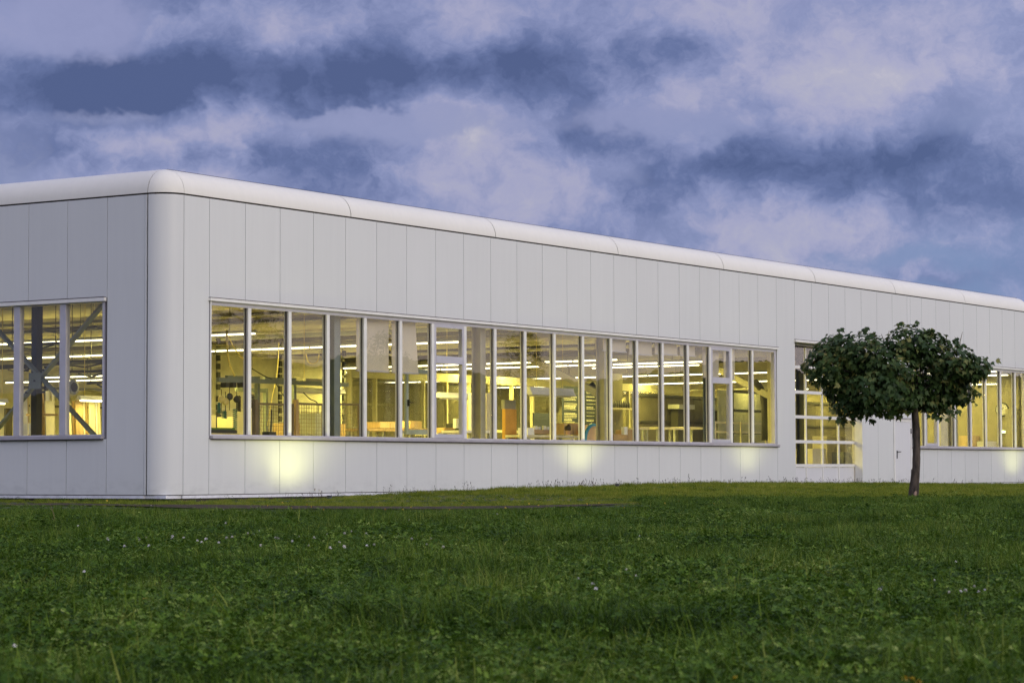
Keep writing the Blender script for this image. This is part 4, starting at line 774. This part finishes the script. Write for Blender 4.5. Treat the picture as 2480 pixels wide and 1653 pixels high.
# ------------------------------------------------------------------ foliage materials
def leaf_mat(name, cols, rough=0.55, trans=0.25, big=0.6, spec=0.12):
    m = bpy.data.materials.new(name); m.use_nodes = True; t = NT(m.node_tree); t.n.clear()
    pos = t.new('ShaderNodeNewGeometry').outputs['Position']; rnd = t.new('ShaderNodeObjectInfo').outputs['Random']; isl = t.new('ShaderNodeNewGeometry').outputs['Random Per Island']
    f = t.add(t.mul(rnd, 0.50), t.mul(isl, 0.42), t.mul(t.smooth(t.noise(pos, big, 4, 0.6), 0.34, 0.66), 0.26), -0.07); c = t.ramp(f, [(0.12, cols[0]), (0.45, cols[1]), (0.75, cols[2]), (0.97, cols[3])])
    b = t.new('ShaderNodeBsdfPrincipled'); t.put(b.inputs['Base Color'], c); b.inputs['Roughness'].default_value = rough; b.inputs['Specular IOR Level'].default_value = spec
    tr = t.new('ShaderNodeBsdfTranslucent'); t.put(tr.inputs[0], c); mx = t.new('ShaderNodeMixShader'); mx.inputs[0].default_value = trans; t.l.new(b.outputs[0], mx.inputs[1]); t.l.new(tr.outputs[0], mx.inputs[2])
    o = t.new('ShaderNodeOutputMaterial'); t.l.new(mx.outputs[0], o.inputs[0]); MATS[name] = m; return m
GRASS = leaf_mat('grass_blade', ((.014, .036, .003), (.062, .124, .010), (.140, .218, .022), (.290, .330, .066)))
BANKG = leaf_mat('bank_grass_blade', ((.085, .125, .012), (.175, .230, .022), (.28, .31, .038), (.40, .36, .085)))
CLOV = leaf_mat('clover_leaf', ((.013, .036, .003), (.060, .128, .010), (.146, .238, .024), (.320, .390, .092)), 0.55)
BROAD = leaf_mat('broad_leaf', ((.095, .165, .030), (.135, .205, .045), (.175, .240, .065), (.21, .26, .09)), 0.5)
STRAW = mat('dry_stem', (.16, .13, .06), .8, 0, .2); SEED = mat('seed_head', (.055, .032, .022), .9, 0, .3)

def blade(mb, x, y, h, lean, az, w, seg=3):
    dx, dy = math.cos(az), math.sin(az); px, py = -dy, dx; P = []
    for i in range(seg+1):
        t = i/seg; ww = w*(1-t*0.92)*0.5*(0.7+0.6*min(1, t*3)); o = lean*h*t*t; z = h*(t-0.25*lean*t*t)
        P.append(((x+dx*o-px*ww, y+dy*o-py*ww, z), (x+dx*o+px*ww, y+dy*o+py*ww, z)))
    n = len(mb.v)
    for a, b in P: mb.v += [a, b]
    for i in range(seg): mb.f.append((n+2*i, n+2*i+1, n+2*i+3, n+2*i+2)); mb.sm.append(True)
def tuft(rr, n, rad_, h0, h1, w, lean):
    mb = MB()
    for i in range(n):
        a = rr.uniform(0, 6.283); r = rad_*math.sqrt(rr.random()); blade(mb, r*math.cos(a), r*math.sin(a), rr.uniform(h0, h1), rr.uniform(.1, lean), rr.uniform(0, 6.283), w*rr.uniform(.7, 1.2))
    return mb
def clover(rr, n, rad_, h0, h1, s):
    mb = MB()
    for i in range(n):
        a = rr.uniform(0, 6.283); r = rad_*math.sqrt(rr.random()); x, y = r*math.cos(a), r*math.sin(a); h = rr.uniform(h0, h1); a0 = rr.uniform(0, 6.283); tx, ty = rr.uniform(-.6, .6), rr.uniform(-.6, .6); ss = s*rr.uniform(.7, 1.25)
        nv = len(mb.v); mb.v += [(x-.0012, y, 0), (x+.0012, y, 0), (x, y, h)]; mb.f.append((nv, nv+1, nv+2)); mb.sm.append(False)
        for k in range(3):
            b = a0+k*2.094; dx, dy = math.cos(b), math.sin(b); q = lambda u, v, dz: (x+dx*u-dy*v, y+dy*u+dx*v, h+dz*ss+(tx*(dx*u-dy*v)+ty*(dy*u+dx*v)))
            nv = len(mb.v); mb.v += [q(0, 0, 0), q(ss*.55, -ss*.46, .16), q(ss*.98, -ss*.2, .10), q(ss*.88, 0, .02), q(ss*.98, ss*.2, .10), q(ss*.55, ss*.46, .16)]
            mb.f += [(nv, nv+1, nv+2, nv+3), (nv, nv+3, nv+4, nv+5)]; mb.sm += [True, True]
    return mb
def broadleaf(rr, n, L, w, rise):
    mb = MB()
    for i in range(n):
        a = 6.283*i/n+rr.uniform(-.3, .3); dx, dy = math.cos(a), math.sin(a); l = L*rr.uniform(.7, 1.15); P = []; up = rise*rr.uniform(.6, 1.3)
        for k in range(6):
            t = k/5; ww = w*l*math.sin(math.pi*min(1, (.08+.92*t)))**.7*(1-.25*t); z = l*up*(t-.45*t*t); u = l*t*(1-.25*up); P.append(((dx*u-dy*ww, dy*u+dx*ww, z+.12*ww), (dx*u, dy*u, z), (dx*u+dy*ww, dy*u-dx*ww, z+.12*ww)))
        nv = len(mb.v)
        for p in P: mb.v += p
        for k in range(5):
            for s in (0, 1): b = nv+3*k+s; mb.f.append((b, b+1, b+4, b+3)); mb.sm.append(True)
    return mb
def seedstalk(rr, n, h0, h1):
    mb = MB()
    for i in range(n):
        x, y, h, a, l = rr.uniform(-.06, .06), rr.uniform(-.06, .06), rr.uniform(h0, h1), rr.uniform(0, 6.283), rr.uniform(.02, .3)
        P = [(x+math.cos(a)*l*h*t*t, y+math.sin(a)*l*h*t*t, h*t) for t in (0, .4, .75, 1)]; mb.tube(P, .0018, 3, False)
        e = Vector(P[-1]); mb.tube([e-Vector((0, 0, .012)), e, e+Vector((0, 0, .022)), e+Vector((0, 0, .045))], [.002, .006, .006, .001], 4, False)
    return mb
SRC = bpy.data.collections.new('lawn_sources'); rr = random.Random(3); KINDS = {}
def source(kind, mb, m):
    o = bpy.data.objects.new('plant_source_%02d' % len(SRC.objects), mb.mesh('lawn_plant', m, fix=False)); KINDS.setdefault(kind, []).append(len(SRC.objects)); SRC.objects.link(o)
for _ in range(6): source('grass', tuft(rr, 30, .09, .035, .125, .0050, 1.2), GRASS)
for _ in range(3): source('long', tuft(rr, 36, .10, .08, .20, .0050, 1.5), GRASS)
for _ in range(6): source('clover', clover(rr, 20, .105, .02, .08, .0128), CLOV)
for _ in range(3): source('broad', broadleaf(rr, 7, .11, .16, .8), BROAD)
for _ in range(3): source('upleaf', broadleaf(rr, 4, .10, .13, 1.8), BROAD)
for _ in range(5): source('bank', tuft(rr, 40, .11, .05, .12, .0075, .8), BANKG)
for _ in range(4): source('seed', seedstalk(rr, 4, .12, .32), SEED)
def vnoise(x, y, s):
    x, y = x/s, y/s; xi, yi = math.floor(x), math.floor(y); fx, fy = x-xi, y-yi; h = lambda i, j: (math.sin(i*127.1+j*311.7+.5)*43758.5453) % 1
    fx, fy = fx*fx*(3-2*fx), fy*fy*(3-2*fy); a = h(xi, yi)*(1-fx)+h(xi+1, yi)*fx; b = h(xi, yi+1)*(1-fx)+h(xi+1, yi+1)*fx; return a*(1-fy)+b*fy
def path_depths(px):
    """depth (metres along the view) of the path's near and far side at picture column px"""
    return None
HZ = Vector((_d.x, _d.y, 0)).normalized(); CG = Vector((CAM.x, CAM.y, 0))
PD = [(((a-CG).dot(_r0)), (Vector((a.x, a.y, 0))-CG).dot(HZ), (Vector((b.x, b.y, 0))-CG).dot(HZ)) for a, b in PATH]
def in_path(side, dep):
    for (s0, n0, f0), (s1, n1, f1) in zip(PD, PD[1:]):
        if s0 <= side <= s1: t = (side-s0)/(s1-s0); return n0+(n1-n0)*t, f0+(f1-f0)*t
    return None
TREEP = onZ(2212, 1211, -.13); TREED = (Vector((TREEP.x, TREEP.y, 0))-CG).dot(HZ)
pts = []; kinds = []; rots = []; scl = []
def drop(x, y, kind, s, tilt=.12, sink=0):
    pts.append((x, y, ground_z(x, y)-.004-sink)); kinds.append(rr.choice(KINDS[kind])); rots.append((rr.gauss(0, tilt), rr.gauss(0, tilt), rr.uniform(0, 6.283))); scl.append(s*rr.uniform(.75, 1.25))
def scatter():
    dep = 5.6
    while dep < 92:
        step = max(.35, dep*.03); half = dep*.232+.6
        near = dep < 50
        dens = 130 if dep < 11 else 95 if dep < 18 else 68 if dep < 30 else 50 if dep < 46 else 34
        n = int(dens*step*2*half)
        for _ in range(n):
            d_ = dep+rr.random()*step; s_ = rr.uniform(-half, half); p = CG+HZ*d_+_r0*s_; x, y = p.x, p.y
            if (y > -.03 and x > -.05 and x < 27.7) or (y > -.03 and x > 27.6) or (x > XL-.03 and y > .5 and x < 27): continue
            q = in_path(s_, d_); bank = False
            if q:
                if q[0]-.25 < d_ < q[1]: 
                    
                    if rr.random() > .3: continue
                    drop(x, y, 'bank', .3); continue
                bank = d_ >= q[1]
            else: bank = d_ > TREED+.6 + 1.2*math.sin(s_*.4)
            if bank:
                pv = vnoise(x, y, 1.3)
                drop(x, y, 'bank', (.62+.5*pv)*(1.15 if y > -1.2 else .9)*(1.0 if x > 7 else .6)); 
                if rr.random() < .05: drop(x, y, 'clover', 1.0)
                continue
            v = vnoise(x, y, 1.3)*.45+vnoise(x+40, y, .4)*.3+rr.random()*.25; l = vnoise(x-17, y+9, 2.3); w = vnoise(x+5, y-31, .8); sc = 1.0 if dep < 18 else 1.12
            hh = .30+.45*vnoise(x+77, y+3, 1.1)+.55*vnoise(x-7, y+13, .33)+.25*rr.random()
            if q: hh *= min(1, max(.36, (q[0]-d_)/9))
            if v > .47: drop(x, y, 'clover', sc*hh*1.05)
            elif l > .62: drop(x, y, 'long', sc*hh*.85)
            else: drop(x, y, 'grass', sc*hh)
            if w > .72 and rr.random() < .10: drop(x, y, 'broad', .7)
            if rr.random() < (.016 if dep < 15 else .007): drop(x, y, 'upleaf', .45+.35*rr.random())
            if rr.random() < .25: drop(x, y, 'grass', sc*hh*1.1, .25)
        dep += step
    # tall dry stalks along the foot of the wall
    for _ in range(700):
        x = rr.uniform(2, 46); y = -.10-abs(rr.gauss(0, .35)); k = (.75 if 13 < x < 36 else .22)*(.3+1.2*vnoise(x, 3, 1.7))
        if rr.random() < k: drop(x, y, 'seed', .42+.35*rr.random(), .22)
scatter()
def grass_object():
    me = bpy.data.meshes.new('lawn_grass'); me.from_pydata(pts, [], [])
    a = me.attributes.new('kind_index', 'INT', 'POINT'); a.data.foreach_set('value', kinds)
    a = me.attributes.new('turn', 'FLOAT_VECTOR', 'POINT'); a.data.foreach_set('vector', [c for r in rots for c in r])
    a = me.attributes.new('size', 'FLOAT', 'POINT'); a.data.foreach_set('value', scl)
    o = bpy.data.objects.new('lawn_grass', me); place(o, None); meta(o, 'dark green lawn of grass and clover in front of the hall', 'grass', kind='stuff')
    g = bpy.data.node_groups.new('lawn_instancing', 'GeometryNodeTree'); g.interface.new_socket('Geometry', in_out='INPUT', socket_type='NodeSocketGeometry'); g.interface.new_socket('Geometry', in_out='OUTPUT', socket_type='NodeSocketGeometry')
    N, L = g.nodes, g.links; gi = N.new('NodeGroupInput'); go = N.new('NodeGroupOutput'); ip = N.new('GeometryNodeInstanceOnPoints'); ci = N.new('GeometryNodeCollectionInfo')
    ci.inputs['Collection'].default_value = SRC; ci.inputs['Separate Children'].default_value = True; ci.inputs['Reset Children'].default_value = True
    def attr(nm, dt): n = N.new('GeometryNodeInputNamedAttribute'); n.data_type = dt; n.inputs[0].default_value = nm; return n.outputs[0]
    L.new(gi.outputs[0], ip.inputs['Points']); L.new(ci.outputs[0], ip.inputs['Instance']); ip.inputs['Pick Instance'].default_value = True
    L.new(attr('kind_index', 'INT'), ip.inputs['Instance Index']); L.new(attr('turn', 'FLOAT_VECTOR'), ip.inputs['Rotation']); L.new(attr('size', 'FLOAT'), ip.inputs['Scale']); L.new(ip.outputs[0], go.inputs[0])
    md = o.modifiers.new('instances', 'NODES'); md.node_group = g
grass_object()
print('lawn instances', len(pts))

# ------------------------------------------------------------------ blossoms and single plants
def blossom_mesh(name, r, m, m2=None):
    mb = MB(); rb = random.Random(2)
    for i in range(30):
        a = rb.uniform(0, 6.283); e = rb.uniform(-.3, 1.5); d = Vector((math.cos(a)*math.cos(e), math.sin(a)*math.cos(e), math.sin(e))); q = d.cross(Vector((.3, .2, .9))).normalized()*r*.28; b = d*r
        mb.face([b*.3-q*.5, b*.3+q*.5, b+q, b*1.05, b-q])
    return mb.mesh(name, m)
PETALW = mat('clover_petal', (.78, .74, .70), .7, 0, .1); PETALY = mat('yellow_petal', (.70, .48, .04), .6)
bw = blossom_mesh('clover_blossom', .016, PETALW); by = blossom_mesh('yellow_blossom', .017, PETALY)
rb = random.Random(11); spots = [(270, 1303), (298, 1317), (325, 1302), (340, 1308), (352, 1298), (372, 1322), (390, 1303), (418, 1297), (430, 1304), (470, 1309), (482, 1311), (497, 1304), (525, 1306), (547, 1299), (560, 1296), (598, 1288), (605, 1289), (602, 1296), (615, 1291), (625, 1310), (655, 1301), (672, 1304), (685, 1307), (702, 1310), (712, 1311), (728, 1306), (752, 1311), (760, 1304), (762, 1310), (779, 1300), (805, 1330), (817, 1324), (836, 1309), (840, 1291), (851, 1286), (877, 1296), (886, 1317), (912, 1321), (969, 1309), (995, 1300), (1024, 1319), (1046, 1311), (1075, 1325), (997, 1263), (1206, 1247), (1269, 1261), (376, 1229), (530, 1237), (196, 1269), (1405, 1404), (1432, 1403), (1451, 1415), (1529, 1382), (1538, 1397), (1561, 1300), (2133, 1422), (2137, 1431), (2254, 1414), (2304, 1436), (2317, 1433), (2339, 1431), (2361, 1414), (2377, 1431), (2386, 1429), (2322, 1354), (204, 1380), (40, 1564), (540, 1272)]
def sprinkle(me, name, lst, z, lab, grp, s=1.0):
    for px, py in lst:
        px += rb.gauss(0, 8); py += rb.gauss(0, 5); p = onZ(px, py, z); o = bpy.data.objects.new(name, me); g = ground_z(p.x, p.y); place(o, None, (p.x, p.y, max(z, g+.05))); s_ = s*(.66 if py > 1340 else 1.0); o.scale = (s_*rb.uniform(.8, 1.25),)*3; o.rotation_euler = (rb.gauss(0, .2), rb.gauss(0, .2), rb.uniform(0, 6)); meta(o, lab, 'flower', grp)
sprinkle(bw, 'clover_blossom', spots, -.055, 'small white clover blossom standing in the dark lawn', 'white clover blossoms in the lawn', .72)
ys = [(700, 1232), (645, 1226), (680, 1221), (748, 1227), (757, 1223), (782, 1233), (930, 1231), (957, 1229), (1004, 1228), (1085, 1230), (1120, 1224), (1128, 1222), (1225, 1219), (1268, 1226), (1305, 1225), (1385, 1218), (1427, 1225), (1455, 1226), (1512, 1224), (1610, 1207), (1633, 1214), (1711, 1216), (261, 1213)]
sprinkle(by, 'yellow_blossom', ys, -.06, 'small yellow blossom beside the asphalt path', 'yellow blossoms along the path', .85)
sprinkle(by, 'yellow_blossom', [(1782, 1585), (1774, 1592), (2204, 1637), (2210, 1648), (2227, 1648), (1784, 1646), (354, 1448)], -.075, 'yellow blossom low in the blurred front of the lawn', 'yellow blossoms in the front lawn', .8)
def weed(px, py, h, label, m, kind):
    p = onZ(px, py, -.11) if kind != 'stalk' else onZ(px, py, -.15); g = ground_z(p.x, p.y); e = empty('weed' if kind != 'stalk' else 'grass_stalk', (p.x, p.y, g), label, 'plant'); q = random.Random(px)
    mb = MB(); lv = MB(); n = 3 if kind != 'stalk' else 1
    for i in range(n):
        a = q.uniform(0, 6.28); l = q.uniform(.1, .5) if kind != 'stalk' else .35; hh = h*q.uniform(.6, 1.05); P = [Vector((p.x+math.cos(a)*l*hh*t*t, p.y+math.sin(a)*l*hh*t*t, g+hh*t)) for t in (0, .25, .5, .75, 1)]
        mb.tube(P, [.006, .005, .004, .003, .0015], 5)
        for k in range(26 if kind != 'stalk' else 4):
            t = q.uniform(.25, 1); c = P[0].lerp(P[2], t*2) if t < .5 else P[2].lerp(P[4], t*2-1); b = q.uniform(0, 6.28); s = q.uniform(.02, .06)*(1.2-t*.6); d = Vector((math.cos(b), math.sin(b), q.uniform(.1, .9)))*s; w = d.cross(Vector((0, 0, 1))).normalized()*s*.22
            lv.face([c, c+d*.5+w, c+d, c+d*.5-w])
    mb.build('stem', STRAW if kind != 'green' else BROAD, e); lv.build('leaves', m, e)
YLEAF = leaf_mat('yellowing_leaf', ((.16, .15, .03), (.24, .21, .05), (.32, .28, .07), (.38, .33, .10)))
weed(2302, 1168, .62, 'tall thin weed with yellow side leaves against the wall right of the trunk', YLEAF, 'weed'); weed(2324, 1170, .50, 'thin grey weed against the wall right of the tall yellow one', STRAW, 'weed'); weed(2313, 1172, .34, 'short yellow weed between the two tall weeds', YLEAF, 'weed'); weed(2336, 1171, .3, 'low yellowish weed cluster right of the tall weeds', YLEAF, 'weed'); weed(2362, 1170, .22, 'lowest grey weed against the wall', STRAW, 'weed')
weed(1933, 1172, .16, 'small bright yellow weed at the left foot of the gate', YLEAF, 'weed'); weed(1990, 1172, .2, 'small dark weed in front of the gate', SEED, 'weed'); weed(2078, 1172, .3, 'dark thin weed at the right edge of the gate', SEED, 'weed'); weed(1215, 1184, .14, 'tuft of dark red clover heads at the wall foot', SEED, 'weed')
weed(6, 1200, .34, 'weed with long narrow leaves at the left edge of the photo', BROAD, 'green'); weed(134, 1281, .45, 'pale bent grass stalk rising from the left of the lawn', STRAW, 'stalk')

# ------------------------------------------------------------------ the clipped maple in front of the hall
def maple_leaf(s):
    o = [(0, -.10), (.10, .02), (.30, -.06), (.26, .10), (.50, .16), (.36, .28), (.48, .52), (.22, .46), (.16, .62), (0, 1.0)]
    pr = [(x*s, y*s) for x, y in o]; return pr + [(-x, y) for x, y in reversed(pr[1:-1])]
def leaf_into(mb, c, nrm, tip, s, q):
    nrm = nrm.normalized(); tip = (tip-nrm*tip.dot(nrm)); tip = tip.normalized() if tip.length > 1e-3 else nrm.orthogonal().normalized(); sd = tip.cross(nrm)
    n = len(mb.v); L = maple_leaf(s); fold = q.uniform(.05, .35); droop = q.uniform(.1, .5)
    def P(x, y): return tuple(c+sd*x+tip*y+nrm*(abs(x)*fold-droop*y*y/s*.6))
    mb.v.append(P(0, .25*s)); mb.v += [P(x, y) for x, y in L]; k = len(L)
    for i in range(k): mb.f.append((n, n+1+i, n+1+(i+1) % k)); mb.sm.append(True)
MAPLE = leaf_mat('maple_leaf', ((.010, .026, .007), (.033, .068, .017), (.074, .122, .032), (.30, .27, .08)), 0.5, 0.2, 2.2, 0.22); BARK = mat('maple_bark', (.090, .070, .052), .95, 0, .35, 14, bump=.9, stretch=(1, 1, .25), dark=(.022, .018, .014)); SCAR = mat('bare_wood', (.33, .22, .16), .9, 0, .3, 20, stretch=(1, 1, .2)); LICH = mat('mossy_bark', (.12, .10, .03), .95, 0, .3, 10)
def maple():
    q = random.Random(21); b = TREEP.copy(); b.z = ground_z(b.x, b.y); D = (b-CAM).dot(_d); k = D/F       # metres per picture pixel at the tree
    T = lambda px, py, dz=0.0: CAM+ray(px, py)*D/ray(px, py).dot(_d)+HZ*dz
    e = empty('maple_tree', b, 'small round-headed maple tree with dark leaves in front of the gate', 'tree')
    P = [T(2210, 1226), T(2213, 1190), T(2219, 1130), T(2220, 1080), T(2219, 1040), T(2216, 1000), T(2212, 960)]; rad_ = [16*k, 12*k, 9.8*k, 9.2*k, 9.0*k, 8.4*k, 7.5*k]
    Q = []; R_ = []
    for i in range(len(P)-1):
        for j in range(5): t = j/5; Q.append(P[i].lerp(P[i+1], t)); R_.append((rad_[i]*(1-t)+rad_[i+1]*t)*(1+q.uniform(-.05, .05)))
    tr = MB().tube(Q, R_, 14).build('trunk', BARK, e)
    rt = MB(); n0 = len(rt.v)
    sc = [(T(2208, 1222, -.17), T(2212, 1205, -.14), T(2217, 1188, -.115))]
    MB().tube([T(2209, 1218)-HZ*rad_[0]*.72, T(2213, 1203)-HZ*rad_[0]*.66, T(2215, 1190)-HZ*rad_[1]*.70, T(2217, 1181)-HZ*rad_[1]*.72], [.045, .042, .034, .006], 8).build('bark_scar', SCAR, tr, tuple(b))
    top = T(2212, 960); lobes = [(1992, 885, 46, 50, .42), (2030, 852, 56, 44, .5), (2085, 858, 75, 55, .6), (2150, 884, 82, 58, .75), (2196, 832, 54, 46, .5), (2246, 846, 56, 48, .55), (2300, 876, 62, 46, .55), (2346, 892, 44, 32, .4), (2040, 930, 50, 45, .5), (2110, 940, 85, 55, .65), (2066, 978, 52, 34, .45), (2150, 966, 80, 44, .6), (2215, 950, 75, 48, .65), (2278, 930, 64, 42, .55), (2262, 974, 36, 24, .35), (2326, 948, 38, 32, .4)]
    C = [(T(x, y, q.uniform(-.25, .25)), rx*k, ry*k, dz) for x, y, rx, ry, dz in lobes]
    for i, (c, rx, ry, dz) in enumerate(C):
        m1 = top.lerp(c, .5)+Vector((q.uniform(-.08, .08), q.uniform(-.08, .08), .10)); MB().tube([P[5], top, m1, c], [.035, .032, .022, .010], 7).build('branch', BARK, e)
    for px, py, qx, qy in ((2325, 828, 2331, 803), (2150, 822, 2153, 800), (2140, 822, 2134, 808), (2322, 832, 2312, 815)): MB().tube([T(px, py+26), T(px, py), T(qx, qy)], [.012, .009, .003], 5).build('bare_twig', STRAW, e)
    ctr = T(2165, 905); vis = []; mb = MB(); allv = []
    for c, rx, ry, dz in C:
        n = int(190+9000*rx*ry/1.0*.235)
        for _ in range(n):
            while True:
                v = Vector((q.gauss(0, 1), q.gauss(0, 1), q.gauss(0, 1)))
                if v.length > .1: break
            v.normalize(); r = q.uniform(.60, 1.0)**.5 if q.random() < .85 else q.uniform(.2, .7); r *= q.uniform(.92, 1.07)
            w = _r*(v.x*rx)+HZ*(v.y*dz)+Vector((0, 0, v.z*ry)); p = c+w*r
            out = (_r*(v.x/rx)+HZ*(v.y/dz)+Vector((0, 0, v.z/ry))).normalized(); glob = (p-ctr).normalized()
            nr = out*.6+glob*.5+Vector((0, 0, .55))+Vector((q.gauss(0, .38), q.gauss(0, .38), q.gauss(0, .38))); tip = glob*.5+Vector((q.gauss(0, .5), q.gauss(0, .5), -.75+q.gauss(0, .35)))
            allv.append((p, nr, tip, q.uniform(.06, .14), -(p-CAM).dot(HZ)*.9 + r*.4))
    for px, py in ((1948, 893), (1944, 886), (2034, 797), (2035, 808), (2094, 796), (2030, 1018), (2068, 1020), (2118, 1018), (2392, 897), (2386, 885), (2182, 783), (2220, 781), (2262, 796), (2322, 992), (2300, 990), (2250, 1002)):
        for j in range(3): allv.append((T(px+q.uniform(-5, 5), py+q.uniform(-4, 4), q.uniform(-.1, .1)), -HZ+Vector((q.gauss(0, .5), q.gauss(0, .5), .3)), Vector((q.gauss(0, .5), q.gauss(0, .5), -1)), q.uniform(.09, .13), 9))
    for _ in range(75):
        c, rx, ry, dz = q.choice(C); an = q.uniform(0, 6.283); p0 = c+_r*(math.cos(an)*rx*1.04)+Vector((0, 0, math.sin(an)*ry*1.06))+HZ*q.uniform(-.3, .2)
        for j in range(5): allv.append((p0+Vector((q.gauss(0, .06), q.gauss(0, .06), q.gauss(0, .06))), -HZ*.5+Vector((q.gauss(0, .6), q.gauss(0, .6), .5)), Vector((q.gauss(0, .6), q.gauss(0, .6), -.6)), q.uniform(.08, .14), q.uniform(0, 1)-(p0-CAM).dot(HZ)*.9))
    order = sorted(range(len(allv)), key=lambda i: -allv[i][4]); pick = set(order[:300])
    for i, (p, nr, tip, s, _) in enumerate(allv):
        if i not in pick: leaf_into(mb, p, nr, tip, s, q)
    cr = mb.build('crown', MAPLE, e); cr['kind'] = 'stuff'
    prot = []
    for j in range(10): l = MB(); leaf_into(l, Vector(), Vector((0, 0, 1)), Vector((0, 1, 0)), .12, q); prot.append(l.mesh('leaf', MAPLE, fix=False))
    for i in order[:300]:
        p, nr, tip, s, _ = allv[i]; nr = nr.normalized(); tip = (tip-nr*tip.dot(nr)).normalized(); sd = tip.cross(nr); o = bpy.data.objects.new('leaf', prot[i % 10]); place(o, e, p); M = Matrix((sd, tip, nr)).transposed(); o.rotation_euler = M.to_euler(); o.scale = (s/.12,)*3
    print('maple leaves', len(allv))
maple()

# ------------------------------------------------------------------ birches on the other side of the lawn, mirrored in the glass
BLEAF = leaf_mat('birch_leaf', ((.020, .032, .010), (.032, .052, .014), (.050, .074, .020), (.08, .09, .03)), .5, .2, 1.0); BBARK = mat('birch_bark', (.55, .52, .48), .8, 0, .2, 5, dark=(.05, .045, .04))
def birch(x, y, h, seed, label):
    q = random.Random(seed); g = -.15; e = empty('birch_tree', (x, y, g), label, 'tree', 'birches mirrored in the ribbon window'); b = Vector((x, y, g))
    MB().tube([b+Vector((0, 0, h*t)) + Vector((math.sin(t*4+seed)*.12, math.cos(t*3)*.1, 0)) for t in (0, .2, .4, .6, .8, 1)], [.16, .14, .11, .08, .05, .01], 10).build('trunk', BBARK, e); mb = MB(); br = MB()
    for i in range(46):
        t = q.uniform(.25, .97); a = q.uniform(0, 6.283); l = h*.30*(1.15-t)*q.uniform(.7, 1.2)+.3; s = b+Vector((0, 0, h*t)); d = Vector((math.cos(a), math.sin(a), .5)); m = s+d*l*.6; n = s+Vector((d.x*l, d.y*l, l*.15)); tip = n-Vector((0, 0, q.uniform(.5, 1.8)))
        br.tube([s, m, n, tip], [.03, .02, .012, .004], 4, False)
        for j in range(70):
            u = q.random(); c = (m.lerp(n, u*2) if u < .5 else n.lerp(tip, u*2-1))+Vector((q.gauss(0, .14), q.gauss(0, .14), q.gauss(0, .14))); r1 = Vector((q.gauss(0, 1), q.gauss(0, 1), q.gauss(0, 1))).normalized()*.05; r2 = r1.orthogonal().normalized()*.032; mb.face([c, c+r1+r2, c+r1*2, c+r1-r2])
    br.build('branches', BARK, e); o = mb.build('crown', BLEAF, e); o['kind'] = 'stuff'
birch(26, -19, 7.5, 3, 'birch with drooping twigs mirrored in the second and third pane'); birch(36, -20.5, 5.6, 8, 'smaller birch mirrored in the panes right of the first casement'); birch(47, -22, 6.2, 12, 'birch mirrored in the middle panes')
